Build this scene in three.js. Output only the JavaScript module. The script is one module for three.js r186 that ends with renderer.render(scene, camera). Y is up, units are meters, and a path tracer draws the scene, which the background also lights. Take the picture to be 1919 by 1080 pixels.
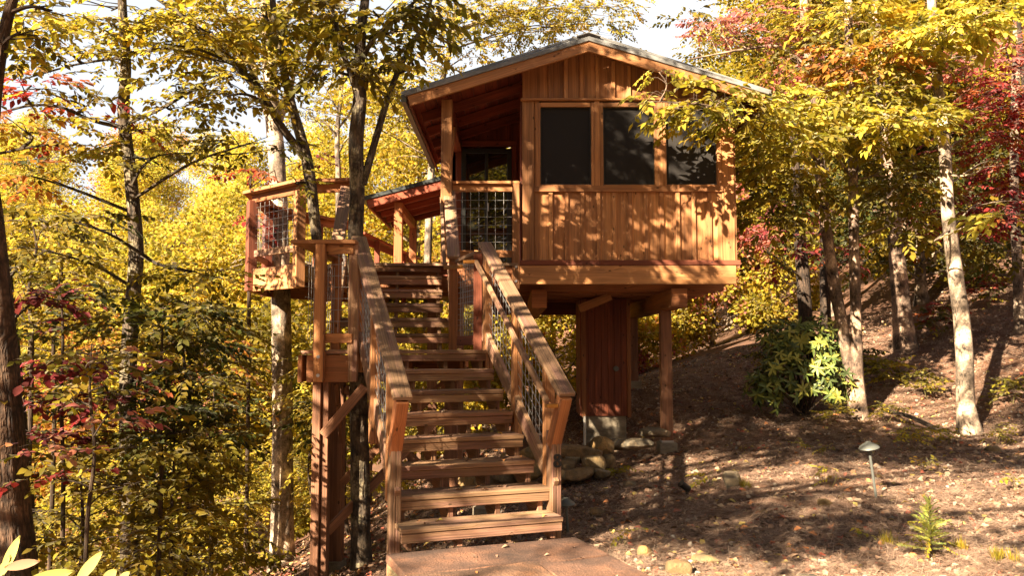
import * as THREE from 'three';
import { mergeGeometries, toCreasedNormals } from 'three/addons/utils/BufferGeometryUtils.js';
import { FontLoader } from 'three/addons/loaders/FontLoader.js';
import { TextGeometry } from 'three/addons/geometries/TextGeometry.js';

// ---------------------------------------------------------------- camera, sky, sun, exposure
const F = 1500, EYE = 1.42, PITCH = Math.atan(113.3 / 1500);
const scene = new THREE.Scene();
const camera = new THREE.PerspectiveCamera(2 * Math.atan(540 / F) * 180 / Math.PI, 1919 / 1080, 0.1, 900);
camera.position.set(0, EYE, 0);
camera.rotation.set(PITCH, 0, 0);
const renderer = new THREE.WebGLRenderer({ antialias: true });
renderer.setSize(1024, 577);
renderer.toneMapping = THREE.LinearToneMapping;
renderer.toneMappingExposure = 5.9;
renderer.shadowMap.enabled = true;

const SUN_AZ = 40 * Math.PI / 180, SUN_EL = 31 * Math.PI / 180;   // azimuth: from behind the camera towards the left
const SUNV = new THREE.Vector3(-Math.sin(SUN_AZ) * Math.cos(SUN_EL), Math.sin(SUN_EL), Math.cos(SUN_AZ) * Math.cos(SUN_EL));
const sun = new THREE.DirectionalLight(0xffe8c8, 5);
sun.position.copy(SUNV).multiplyScalar(80);
sun.castShadow = true;
sun.shadow.mapSize.set(4096, 4096);
Object.assign(sun.shadow.camera, { left: -40, right: 40, top: 40, bottom: -40, near: 1, far: 250 });
scene.add(sun, sun.target);
{ // a thin bright autumn sky: pale blue overhead, nearly white towards the horizon and the sun
  const w = 256, h = 128, d = new Float32Array(w * h * 4);
  for (let j = 0; j < h; j++) for (let i = 0; i < w; i++) {
    const el = ((j + 0.5) / h - 0.5) * Math.PI, az = ((i + 0.5) / w) * 2 * Math.PI;
    const dir = new THREE.Vector3(Math.cos(el) * Math.cos(az), Math.sin(el), Math.cos(el) * Math.sin(az));
    const up = Math.max(0, dir.y), s = Math.max(0, dir.dot(SUNV));
    const k = 1 - THREE.MathUtils.smoothstep(up, 0.30, 0.85), g = 0.05 * Math.pow(s, 6);
    const o = (j * w + i) * 4;
d[o] = 0.025 + 0.145 * k + g; d[o + 1] = 0.037 + 0.145 * k + g * 0.9; d[o + 2] = 0.058 + 0.142 * k + g * 0.7; d[o + 3] = 1;
  }
  const t = new THREE.DataTexture(d, w, h, THREE.RGBAFormat, THREE.FloatType);
  t.mapping = THREE.EquirectangularReflectionMapping; t.magFilter = THREE.LinearFilter; t.needsUpdate = true;
  scene.background = t; scene.environment = t; 
}

// ---------------------------------------------------------------- small tools
let seed = 20241;
const rnd = () => { seed = (seed + 0x6D2B79F5) | 0; let t = Math.imul(seed ^ (seed >>> 15), 1 | seed); t = (t + Math.imul(t ^ (t >>> 7), 61 | t)) ^ t; return ((t ^ (t >>> 14)) >>> 0) / 4294967296; };
const reseed = (n) => { seed = n; };
const R = (a, b) => a + (b - a) * rnd();
const pick = (a) => a[Math.floor(rnd() * a.length)];
const V = (x, y, z) => new THREE.Vector3(x, y, z);
const D2R = Math.PI / 180;
// a sight line of the photograph met at the plane z = -d
function P(px, py, d) {
  const cy = (540 - py) / F, t = d / (Math.cos(PITCH) - cy * Math.sin(PITCH));
  return V((px - 960) / F * t, EYE + t * (cy * Math.cos(PITCH) + Math.sin(PITCH)), -d);
}
const hash = (x, y) => { let h = Math.imul(x, 374761393) + Math.imul(y, 668265263) | 0; h = Math.imul(h ^ (h >>> 13), 1274126177); return ((h ^ (h >>> 16)) >>> 0) / 4294967296; };
function noise(x, y, px = 1e6, py = 1e6) {
  const xi = Math.floor(x), yi = Math.floor(y), fx = x - xi, fy = y - yi;
  const m = (a, p) => ((a % p) + p) % p;
  const u = fx * fx * (3 - 2 * fx), v = fy * fy * (3 - 2 * fy);
  const a = hash(m(xi, px), m(yi, py)), b = hash(m(xi + 1, px), m(yi, py)), c = hash(m(xi, px), m(yi + 1, py)), e = hash(m(xi + 1, px), m(yi + 1, py));
  return a + (b - a) * u + (c - a) * v + (a - b - c + e) * u * v;
}
function fbm(x, y, o = 4, px = 1e6, py = 1e6) { let s = 0, a = 0.5, n = 0; for (let i = 0; i < o; i++) { s += a * noise(x + i * 17 * (px > 1e5), y, px, py); n += a; a *= 0.5; x *= 2; y *= 2; px *= 2; py *= 2; } return s / n; }

const used = {};
function numbered(n) { used[n] = (used[n] ?? -1) + 1; return used[n] ? n + '_' + String(used[n]).padStart(3, '0') : n; }
function tag(o, label, category, group, kind) { if (label) o.userData.label = label; if (category) o.userData.category = category; if (group) o.userData.group = group; if (kind) o.userData.kind = kind; return o; }
function thing(name, label, category, pos = [0, 0, 0], turn = 0, group) {
  const o = new THREE.Group(); o.name = numbered(name); o.position.set(...pos); o.rotation.y = turn; scene.add(o);
  return tag(o, label, category, group);
}
function part(name, geo, mat, parent) {
  const g = Array.isArray(geo) ? (geo.length === 1 ? geo[0] : mergeGeometries(geo)) : geo;
  const m = new THREE.Mesh(g, mat); m.name = numbered(name); m.castShadow = m.receiveShadow = true; parent.add(m); return m;
}

// ---------------------------------------------------------------- textures
function tex(w, h, fn, srgb) {
  const d = new Uint8Array(w * h * 4);
  for (let j = 0; j < h; j++) for (let i = 0; i < w; i++) { const c = fn(i / w, j / h), o = (j * w + i) * 4; for (let k = 0; k < 3; k++) d[o + k] = Math.max(0, Math.min(255, c[k] * 255)); d[o + 3] = 255; }
  const t = new THREE.DataTexture(d, w, h, THREE.RGBAFormat); t.wrapS = t.wrapT = THREE.RepeatWrapping; t.magFilter = THREE.LinearFilter; t.minFilter = THREE.LinearMipmapLinearFilter; t.generateMipmaps = true;
  if (srgb) t.colorSpace = THREE.SRGBColorSpace; t.needsUpdate = true; return t;
}
// sawn timber: u along the grain (2.4 m a tile), v across it (0.6 m a tile)
function woodTextures(s0, weather) {
  reseed(s0);
  const knots = []; for (let i = 0; i < 13; i++) knots.push([rnd(), rnd(), R(0.004, 0.011) * (weather ? 0.8 : 1.2)]);
  const W = 1024, H = 512, hgt = new Float32Array(W * H);
  const c = tex(W, H, (u, v) => {
    let bend = 0, kd = 0;
    for (const [ku, kv, kr] of knots) {
      let du = Math.abs(u - ku); du = Math.min(du, 1 - du); let dv = v - kv; dv -= Math.round(dv);
      const x = du * 2.4, y = dv * 0.6, r = Math.hypot(x * 0.55, y);
      bend += Math.sign(y) * 0.03 * Math.exp(-(r * r) / (kr * kr * 10)) ;
      kd = Math.max(kd, 1 - THREE.MathUtils.smoothstep(r, kr * 0.6, kr * 1.25));
    }
    const vv = v + bend + 0.05 * (fbm(u * 3, v * 4, 3, 3, 4) - 0.5);
    const ring = 0.5 + 0.5 * Math.sin(2 * Math.PI * (vv * 38 + 2.4 * (noise(u * 2, v * 6, 2, 6))));
    const fine = fbm(u * 14, vv * 230, 3, 14, 230), broad = fbm(u * 4, v * 7, 3, 4, 7), streak = noise(u * 5, vv * 60, 5, 60);
    let t = 0.74 - (weather ? 0.06 : 0.05) * (ring ** 3 - 0.4) + 0.2 * (fine - 0.5) + 0.3 * (broad - 0.5) + 0.14 * (streak - 0.5);
    let warm = 1;
    if (weather) { const g = THREE.MathUtils.smoothstep(fbm(u * 6, v * 12 + 3, 4, 6, 12), 0.42, 0.66); warm = 1 - 0.6 * g; t *= 0.92 + 0.14 * (noise(u * 9, v * 130, 9, 130) - 0.5); if (noise(u * 6, v * 90 + 7, 6, 90) > 0.9) t *= 0.84; }
    t *= 1 - 0.42 * kd;
    const i = Math.min(W - 1, Math.round(u * W)), j = Math.min(H - 1, Math.round(v * H)); hgt[j * W + i] = 0.5 + 0.35 * (fine - 0.5) - 0.25 * ring ** 4 - 0.2 * kd + (weather ? 0.25 * (streak - 0.5) : 0);
    return [t * 1.08, t * (0.985 - 0.035 * (1 - broad)) * (warm * 0.06 + 0.94), t * (0.93 - 0.1 * kd) * (1.12 - 0.12 * warm)];
  }, true);
  const b = tex(W, H, (u, v) => { const q = hgt[Math.round(v * H) * W + Math.round(u * W)]; return [q, q, q]; });
  for (const t of [c, b]) t.repeat.set(1, 1);
  return { c, b };
}
const wood1 = woodTextures(11, false), wood2 = woodTextures(23, true);
const wm = (name, t, col, rough = 0.78, bump = 0.003) => { const m = new THREE.MeshStandardMaterial({ color: new THREE.Color().setRGB(...col), map: t.c, bumpMap: t.b, bumpScale: bump, roughness: rough }); m.name = name; return m; };
const tints = (name, t, col, amp = 0.16, n = 4, rough, bump) => Array.from({ length: n }, (_, i) => { const k = 1 + amp * (i / (n - 1) * 2 - 1), w = (hash(i, name.length) - 0.5) * 0.12; return wm(name + ' ' + i, t, [col[0] * k, col[1] * k * (1 + w), col[2] * k * (1 + w * 1.6)], rough, bump); });
const M = {};
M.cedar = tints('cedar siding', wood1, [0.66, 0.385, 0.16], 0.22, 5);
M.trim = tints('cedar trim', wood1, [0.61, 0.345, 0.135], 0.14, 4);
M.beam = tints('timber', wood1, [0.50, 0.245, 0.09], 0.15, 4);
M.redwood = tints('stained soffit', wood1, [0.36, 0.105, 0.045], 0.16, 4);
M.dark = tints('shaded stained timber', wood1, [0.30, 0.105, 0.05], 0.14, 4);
M.post = tints('treated post', wood1, [0.36, 0.215, 0.12], 0.16, 4);
M.rail = tints('weathered rail', wood2, [0.52, 0.39, 0.225], 0.14, 4, 0.85, 0.004);
M.tread = tints('weathered tread', wood2, [0.50, 0.355, 0.195], 0.16, 4, 0.85, 0.004);
M.newwood = tints('pale pine', wood2, [0.54, 0.42, 0.245], 0.12, 4, 0.82, 0.004);
M.yellowwood = tints('varnished block', wood1, [0.62, 0.34, 0.06], 0.1, 3);

function barkTextures(s0, kind) {
  const W = 512, H = 1024, hh = new Float32Array(W * H);
  const c = tex(W, H, (u, v) => {
    const wob = 0.35 * (fbm(u * 4, v * 5 + s0, 3, 4, 5) - 0.5);
    let r = Math.abs(noise((u + wob * 0.18) * 16, v * 6 + s0, 16, 6) * 2 - 1) * 0.6 + Math.abs(noise((u + wob * 0.1) * 34, v * 20 + s0, 34, 20) * 2 - 1) * 0.4;
    const f = fbm(u * 40, v * 60, 3, 40, 60), patch = fbm(u * 5 + 2, v * 7 + s0, 4, 5, 7);
    const i = Math.min(W - 1, Math.round(u * W)), j = Math.min(H - 1, Math.round(v * H));
    let t, lich = 0;
    if (kind === 'smooth') { t = 0.66 + 0.75 * (patch - 0.5) + 0.3 * (f - 0.5) - (r < 0.2 ? 0.2 : 0); lich = THREE.MathUtils.smoothstep(patch, 0.52, 0.66); hh[j * W + i] = 0.5 + 0.3 * (f - 0.5) + 0.25 * (r - 0.4); }
    else { t = 0.3 + 0.6 * r + 0.22 * (f - 0.5) + 0.22 * (patch - 0.5); lich = kind === 'lichen' ? THREE.MathUtils.smoothstep(patch + 0.14 * (f - 0.5), 0.47, 0.58) : 0.25 * THREE.MathUtils.smoothstep(patch, 0.55, 0.7); hh[j * W + i] = r * 0.8 + 0.2 * f; }
    const L = kind === 'lichen' ? 0.62 : 0.3;
    return [t + lich * L * 0.45 * f * 1.5, t * 0.93 + lich * L * 0.5 * f * 1.5, t * 0.86 + lich * L * 0.42 * f * 1.5];
  }, true);
  const b = tex(W, H, (u, v) => { const q = hh[Math.round(v * H) * W + Math.round(u * W)]; return [q, q, q]; });
  return { c, b };
}
const barkR = barkTextures(3, 'ridged'), barkL = barkTextures(9, 'lichen'), barkS = barkTextures(5, 'smooth');
const bm = (name, t, col, bump = 0.02) => { const m = new THREE.MeshStandardMaterial({ color: new THREE.Color().setRGB(...col), map: t.c, bumpMap: t.b, bumpScale: bump, roughness: 0.95 }); m.name = name; return m; };
const BARK = {
  brown: bm('furrowed brown bark', barkR, [0.27, 0.18, 0.125]), dark: bm('dark bark', barkR, [0.15, 0.115, 0.09]), lichen: bm('lichen bark', barkL, [0.24, 0.205, 0.16]),
  grey: bm('grey bark', barkS, [0.42, 0.37, 0.32], 0.008), pale: bm('pale bark', barkS, [0.86, 0.77, 0.66], 0.008), pink: bm('brown pink bark', barkS, [0.60, 0.48, 0.405], 0.012), twig: bm('twig bark', barkR, [0.19, 0.14, 0.10], 0.004),
};
const concrete = (() => { const t = tex(256, 256, (u, v) => { const q = 0.62 + 0.3 * (fbm(u * 6, v * 6, 5, 6, 6) - 0.5) + 0.12 * (noise(u * 90, v * 90, 90, 90) - 0.5); return [q, q * 0.98, q * 0.94]; }, true); const m = new THREE.MeshStandardMaterial({ color: new THREE.Color().setRGB(0.68, 0.61, 0.49), map: t, bumpMap: t, bumpScale: 0.004, roughness: 0.92 }); m.name = 'concrete'; return m; })();
const stoneTex = tex(512, 512, (u, v) => { const a = fbm(u * 4, v * 4, 5, 4, 4), b = fbm(u * 10 + 5, v * 10, 4, 10, 10), g = noise(u * 160, v * 160, 160, 160); const q = 0.6 + 0.5 * (a - 0.5) + 0.3 * (b - 0.5) + 0.16 * (g - 0.5); return [q * (1 + 0.12 * (b - 0.5)), q * 0.96, q * (0.9 - 0.14 * (b - 0.5))]; }, true);
const sm = (name, col) => { const m = new THREE.MeshStandardMaterial({ color: new THREE.Color().setRGB(...col), map: stoneTex, bumpMap: stoneTex, bumpScale: 0.02, roughness: 0.92 }); m.name = name; return m; };
const STONE = [sm('tan stone', [0.62, 0.48, 0.27]), sm('brown stone', [0.5, 0.36, 0.2]), sm('grey stone', [0.5, 0.44, 0.33]), sm('ochre stone', [0.66, 0.46, 0.21])];
const flag = [sm('red sandstone', [0.36, 0.205, 0.15]), sm('brown sandstone', [0.42, 0.245, 0.165])];
const std = (name, col, rough, metal = 0) => { const m = new THREE.MeshStandardMaterial({ color: new THREE.Color().setRGB(...col), roughness: rough, metalness: metal }); m.name = name; return m; };
M.wire = std('galvanised wire', [0.36, 0.36, 0.35], 0.45, 0.9);
M.steel = std('bolt steel', [0.5, 0.5, 0.5], 0.45, 0.8);
M.blackiron = std('black iron', [0.012, 0.011, 0.01], 0.5, 0.3);
M.frameBlack = std('dark window frame', [0.02, 0.022, 0.02], 0.45);
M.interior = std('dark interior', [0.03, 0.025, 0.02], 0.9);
M.lampmetal = std('grey green painted metal', [0.10, 0.108, 0.098], 0.5, 0.1);
M.white = std('white plastic pipe', [0.6, 0.58, 0.52], 0.5);
{ const t = tex(256, 256, (u, v) => { const q = 0.55 + 0.35 * (fbm(u * 5, v * 5, 4, 5, 5) - 0.5) + 0.1 * (noise(u * 80, v * 80, 80, 80) - 0.5); return [q, q * 1.01, q * 1.02]; }, true); M.roof = new THREE.MeshStandardMaterial({ color: new THREE.Color().setRGB(0.85, 0.83, 0.78), map: t, roughness: 0.5, metalness: 0.0 }); M.roof.name = 'grey roof metal'; M.roofdark = new THREE.MeshStandardMaterial({ color: new THREE.Color().setRGB(0.12, 0.14, 0.14), map: t, roughness: 0.4, metalness: 0.3 }); M.roofdark.name = 'dark roof metal'; }
{ const t = tex(128, 128, (u, v) => { const q = 0.72 + 0.22 * Math.sign(Math.sin(u * 2 * Math.PI * 32)) * Math.sign(Math.sin(v * 2 * Math.PI * 32)); return [q, q, q]; }); M.screen = new THREE.MeshPhysicalMaterial({ color: new THREE.Color().setRGB(0.042, 0.039, 0.037), map: t, specularIntensity: 0.12, roughness: 0.9 }); M.screen.name = 'insect screen'; }
M.glass = new THREE.MeshPhysicalMaterial({ color: new THREE.Color().setRGB(0.012, 0.014, 0.012), roughness: 0.02, ior: 1.9, clearcoat: 1, clearcoatRoughness: 0.01 }); M.glass.name = 'dark reflecting glass';

// ---------------------------------------------------------------- timber pieces
// chamfered block, length along x; uv run with the grain in tiles of 2.4 x 0.6 m
function block(L, H, W, c = 0.005) {
  const x = L / 2, y = H / 2, z = W / 2; c = Math.min(c, H * 0.2, W * 0.2, L * 0.2);
  const pos = [], uv = [], nor = [], ou = rnd() * 5, ov = rnd() * 5;
  const corner = (sx, sy, sz, ax) => [sx * (ax === 0 ? x : x - c), sy * (ax === 1 ? y : y - c), sz * (ax === 2 ? z : z - c)];
  const face = (...p) => {
    const a = V(...p[0]), b = V(...p[1]), d = V(...p[2]), n = b.clone().sub(a).cross(d.clone().sub(a)).normalize();
    const mid = p.reduce((s, q) => s.add(V(...q)), V(0, 0, 0)); if (n.dot(mid) < 0) { p.reverse(); n.negate(); }
    const an = [Math.abs(n.x), Math.abs(n.y), Math.abs(n.z)];
    for (let i = 1; i + 1 < p.length; i++) for (const q of [p[0], p[i], p[i + 1]]) {
      pos.push(...q); nor.push(n.x, n.y, n.z);
      if (an[0] > 0.8) uv.push(q[2] * 0.3 + ou, q[1] / 0.6 + ov); else if (an[1] > an[2]) uv.push(q[0] / 2.4 + ou, q[2] / 0.6 + ov); else uv.push(q[0] / 2.4 + ou, q[1] / 0.6 + ov + 0.37);
    }
  };
  const S = [-1, 1];
  for (const s of S) { face(corner(s, -1, -1, 0), corner(s, 1, -1, 0), corner(s, 1, 1, 0), corner(s, -1, 1, 0)); face(corner(-1, s, -1, 1), corner(1, s, -1, 1), corner(1, s, 1, 1), corner(-1, s, 1, 1)); face(corner(-1, -1, s, 2), corner(1, -1, s, 2), corner(1, 1, s, 2), corner(-1, 1, s, 2)); }
  for (const a of S) for (const b of S) {
    face(corner(a, b, -1, 0), corner(a, b, 1, 0), corner(a, b, 1, 1), corner(a, b, -1, 1));
    face(corner(a, -1, b, 0), corner(a, 1, b, 0), corner(a, 1, b, 2), corner(a, -1, b, 2));
    face(corner(-1, a, b, 1), corner(1, a, b, 1), corner(1, a, b, 2), corner(-1, a, b, 2));
    for (const d of S) face(corner(a, b, d, 0), corner(a, b, d, 1), corner(a, b, d, 2));
  }
  const g = new THREE.BufferGeometry();
  g.setAttribute('position', new THREE.Float32BufferAttribute(pos, 3)); g.setAttribute('normal', new THREE.Float32BufferAttribute(nor, 3)); g.setAttribute('uv', new THREE.Float32BufferAttribute(uv, 2));
  return g;
}
// timber from p to q: h along "up", w across
function beam(p, q, w, h, up = V(0, 1, 0), c) {
  const x = q.clone().sub(p), L = x.length(); x.normalize();
  if (Math.abs(x.dot(up)) > 0.98) up = V(0, 0, 1);
  const z = x.clone().cross(up).normalize(), y = z.clone().cross(x);
  const g = block(L, h, w, c);
  g.applyMatrix4(new THREE.Matrix4().makeBasis(x, y, z).setPosition(p.clone().add(q).multiplyScalar(0.5)));
  return g;
}
const box = (cx, cy, cz, sx, sy, sz, along = 'x', c) => along === 'x' ? block(sx, sy, sz, c).translate(cx, cy, cz) : along === 'y' ? beam(V(cx, cy - sy / 2, cz), V(cx, cy + sy / 2, cz), sx, sz, V(0, 0, 1), c) : beam(V(cx, cy, cz - sz / 2), V(cx, cy, cz + sz / 2), sx, sy, V(0, 1, 0), c);
const rod = (p, q, r, seg = 6) => { const d = q.clone().sub(p), L = d.length(); const g = new THREE.CylinderGeometry(r, r, L, seg, 1); g.applyQuaternion(new THREE.Quaternion().setFromUnitVectors(V(0, 1, 0), d.normalize())); g.translate((p.x + q.x) / 2, (p.y + q.y) / 2, (p.z + q.z) / 2); return g; };
// welded wire panel filling the parallelogram a-b (bottom) to a+up-b+up
function wires(a, b, up, step = 0.1, r = 0.0028) {
  const g = [], e = b.clone().sub(a), ne = Math.max(1, Math.round(e.length() / step)), nu = Math.max(1, Math.round(up.length() / step));
  const nrm = e.clone().cross(up).normalize().multiplyScalar(r * 1.5);
  for (let i = 1; i < ne; i++) { const p = a.clone().addScaledVector(e, i / ne).add(nrm); g.push(rod(p, p.clone().add(up), r, 5)); }
  for (let i = 1; i < nu; i++) { const p = a.clone().addScaledVector(up, i / nu).sub(nrm); g.push(rod(p, p.clone().add(e), r, 5)); }
  return mergeGeometries(g);
}
function extrude(pts, depth, bevel = 0.004) { // outline in x,y; thickness along z, centred
  const s = new THREE.Shape(pts.map(([x, y]) => new THREE.Vector2(x, y)));
  const g = new THREE.ExtrudeGeometry(s, { depth: depth - 2 * bevel, bevelEnabled: bevel > 0, bevelThickness: bevel, bevelSize: bevel, bevelOffset: -bevel, bevelSegments: 1 });
  g.translate(0, 0, -(depth - 2 * bevel) / 2);
  const uv = g.attributes.uv, o = rnd() * 4; for (let i = 0; i < uv.count; i++) uv.setXY(i, uv.getX(i) / 2.4 + o, uv.getY(i) / 0.6);
  return g.toNonIndexed ? (g.index ? g.toNonIndexed() : g) : g;
}
// ---------------------------------------------------------------- the ground
const CTRL = [
  [0, -4, -0.06], [0.9, -5, -0.07], [-0.9, -5.3, -0.36], [-0.2, -6.2, -0.2], [0.75, -6.3, -0.14], [0, -1.5, -0.1], [0, 2, 0], [-0.9, -3.8, -0.3], [0.9, -3.6, -0.06],
  [3.4, -7.5, 0.07], [3.2, -5, 0.0], [2, -5, -0.04], [1.3, -12, 0.0], [2.1, -11.05, 0.03], [5.24, -12, 0.4], [6.3, -11, 0.27], [5, -7, 0.12], [4, -9.5, 0.16], [1.2, -9.0, -0.05], [2, -8, 0.0],
  [9, -14, 1.75], [11.5, -18, 3.6], [16, -22, 6.5], [4.9, -16, 1.35], [2.3, -15, 0.8], [0.85, -13, 0.5], [7, -14.5, 1.2], [9.5, -10, 0.9], [3, -22, 0.6], [0, -20, -0.6], [6, -25, 1.4], [12, -26, 4], [7.5, -20, 2.2],
  [-1.8, -7.5, -0.74], [-1.86, -8.7, -0.95], [-0.5, -8.7, -0.42], [-0.6, -7.2, -0.38], [-3.44, -12, -1.78], [-1, -12, -0.4], [-5, -8, -2.1], [-5, -4, -1.7], [-8, -10, -3.4], [-2.5, -4, -0.8], [-2, 0, -0.35], [-8, 0, -2.5],
  [-12, -14, -4.8], [-4, -20, -3], [-10, -25, -5], [-20, -20, -6], [-18, -34, -4.5], [-6, -32, -3], [4, -36, 0.5],
  [-24, -60, 5], [-30, -80, 12], [-8, -80, 11], [0, -60, 4.5], [20, -60, 12], [30, -40, 14], [-60, -60, 10], [-60, -20, 0], [-50, 20, 2], [0, 40, 3], [40, 40, 12], [40, -20, 16], [20, -10, 6], [50, -70, 24],
  [0, -160, 26], [-100, -160, 26], [120, -160, 34], [-160, 0, 15], [160, 0, 36], [0, 160, 10], [160, 160, 16], [-160, 160, 8], [0, -420, 30], [-420, 0, 20], [420, 0, 40], [0, 420, 12], [400, -400, 40], [-400, -400, 30], [400, 400, 20], [-400, 400, 15],
];
const RBFW = (() => {
  const n = CTRL.length, A = CTRL.map((a, i) => [...CTRL.map((b, j) => Math.sqrt((a[0] - b[0]) ** 2 + (a[1] - b[1]) ** 2 + 0.5) + (i === j ? -0.02 : 0)), a[2]]);
  for (let i = 0; i < n; i++) {
    let m = i; for (let r = i + 1; r < n; r++) if (Math.abs(A[r][i]) > Math.abs(A[m][i])) m = r; [A[i], A[m]] = [A[m], A[i]];
    for (let r = 0; r < n; r++) if (r !== i) { const f = A[r][i] / A[i][i]; if (f) for (let c = i; c <= n; c++) A[r][c] -= f * A[i][c]; }
  }
  return A.map((r, i) => r[n] / r[i]);
})();
function H(x, z) {
  let h = 0; for (let i = 0; i < CTRL.length; i++) h += RBFW[i] * Math.sqrt((x - CTRL[i][0]) ** 2 + (z - CTRL[i][1]) ** 2 + 0.5);
  const near = Math.hypot(x, z + 9);
  h += (near < 14 ? 0.05 * (fbm(x * 2.6 + 7, z * 2.6 + 3, 3) - 0.5) : 0) + 0.10 * (fbm(x * 0.9 + 40, z * 0.9 + 40, 4) - 0.5) + (near > 20 ? Math.min(1, (near - 20) / 40) * 2.4 * (fbm(x * 0.07 + 9, z * 0.07 + 30, 3) - 0.5) : 0);
  return h;
}
function straw(size, tiles, base, cols, n, len, wd, dark) { // fallen needles, twigs and crumbs as fine relief and colour
  const c = document.createElement('canvas'); c.width = c.height = size; const g = c.getContext('2d');
  g.fillStyle = base; g.fillRect(0, 0, size, size);
  for (let i = 0; i < 900; i++) { const x = rnd() * size, y = rnd() * size, r = R(0.01, 0.05) * size; g.globalAlpha = 0.10; g.fillStyle = pick(cols); for (const ox of [-size, 0, size]) for (const oy of [-size, 0, size]) { if (x + ox < -r || x + ox > size + r || y + oy < -r || y + oy > size + r) continue; g.beginPath(); g.arc(x + ox, y + oy, r, 0, 7); g.fill(); } }
  for (let i = 0; i < n; i++) {
    const x = rnd() * size, y = rnd() * size, a = rnd() * Math.PI * 2, l = R(0.4, 1) * len; g.globalAlpha = R(0.35, 0.9); g.strokeStyle = g.fillStyle = rnd() < dark ? '#2a1a10' : pick(cols); g.lineWidth = wd * R(0.5, 1.3);
    const crumb = rnd() < 0.18, rr = R(1, 3.2);
    for (const ox of [-size, 0, size]) for (const oy of [-size, 0, size]) { if (x + ox < -len || x + ox > size + len || y + oy < -len || y + oy > size + len) continue; g.beginPath(); if (crumb) { g.ellipse(x + ox, y + oy, rr * 1.6, rr, a, 0, 7); g.fill(); } else { g.moveTo(x + ox, y + oy); g.quadraticCurveTo(x + ox + Math.cos(a) * l * 0.5 + R(-3, 3), y + oy + Math.sin(a) * l * 0.5 + R(-3, 3), x + ox + Math.cos(a) * l, y + oy + Math.sin(a) * l); g.stroke(); } }
  }
  const t = new THREE.CanvasTexture(c); t.wrapS = t.wrapT = THREE.RepeatWrapping; t.colorSpace = THREE.SRGBColorSpace; t.repeat.set(1 / tiles, 1 / tiles); return t;
}
reseed(77);
const strawTex = straw(1536, 3.1, '#8d7059', ['#a98a6e', '#bfa083', '#8a6647', '#6e4d36', '#caa98a', '#9c7454', '#7d5a41', '#b98f6b', '#57402f'], 26000, 40, 2.2, 0.2);
M.ground = new THREE.MeshStandardMaterial({ map: strawTex, bumpMap: strawTex, bumpScale: 0.03, roughness: 1, vertexColors: true, color: new THREE.Color().setRGB(0.47, 0.395, 0.37) }); M.ground.name = 'needle and soil floor';
{
  const n = 440, pos = [], uv = [], col = [], idx = [];
  const warp = (t) => 15 * t + 5.5 * Math.sinh(t * 4.9) ;        // dense near the cabin, out to 400 m
  for (let j = 0; j <= n; j++) for (let i = 0; i <= n; i++) {
    const x = 2 + warp(i / n * 2 - 1), z = -9 + warp(j / n * 2 - 1);
    pos.push(x, H(x, z), z); uv.push(x, z);
    const a = fbm(x * 0.5 + 3, z * 0.5 + 60, 4), b = fbm(x * 1.7 + 30, z * 1.7 + 10, 3), k = 0.84 + 0.8 * (a - 0.5) + 0.6 * (b - 0.5);
    col.push(k * (1 + 0.10 * (b - 0.5)), k * 0.97, k * (0.95 - 0.2 * (a - 0.5)));
  }
  for (let j = 0; j < n; j++) for (let i = 0; i < n; i++) { const a = j * (n + 1) + i, b = a + 1, c = a + n + 1, d = c + 1; idx.push(a, c, b, b, c, d); }
  const g = new THREE.BufferGeometry(); g.setAttribute('position', new THREE.Float32BufferAttribute(pos, 3)); g.setAttribute('uv', new THREE.Float32BufferAttribute(uv, 2)); g.setAttribute('color', new THREE.Float32BufferAttribute(col, 3)); g.setIndex(idx); g.computeVertexNormals();
  tag(part('ground', g, M.ground, scene), 'steep woodland floor of soil and pine straw with scattered leaves', 'ground', null, 'structure');
}

// ---------------------------------------------------------------- the stairs' own frames
const TH = 20 * D2R, S0 = [-0.192, 0, -5.983], RISE = 0.18, RUN = 0.26, H1 = 0.144, LAND = H1 + 7 * RISE, DECK = LAND + 6 * RISE;
const lw = (x, y, z) => V(S0[0] + Math.cos(TH) * x + Math.sin(TH) * z, y, S0[2] - Math.sin(TH) * x + Math.cos(TH) * z);   // stair frame -> world (x right, z towards the viewer)

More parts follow.
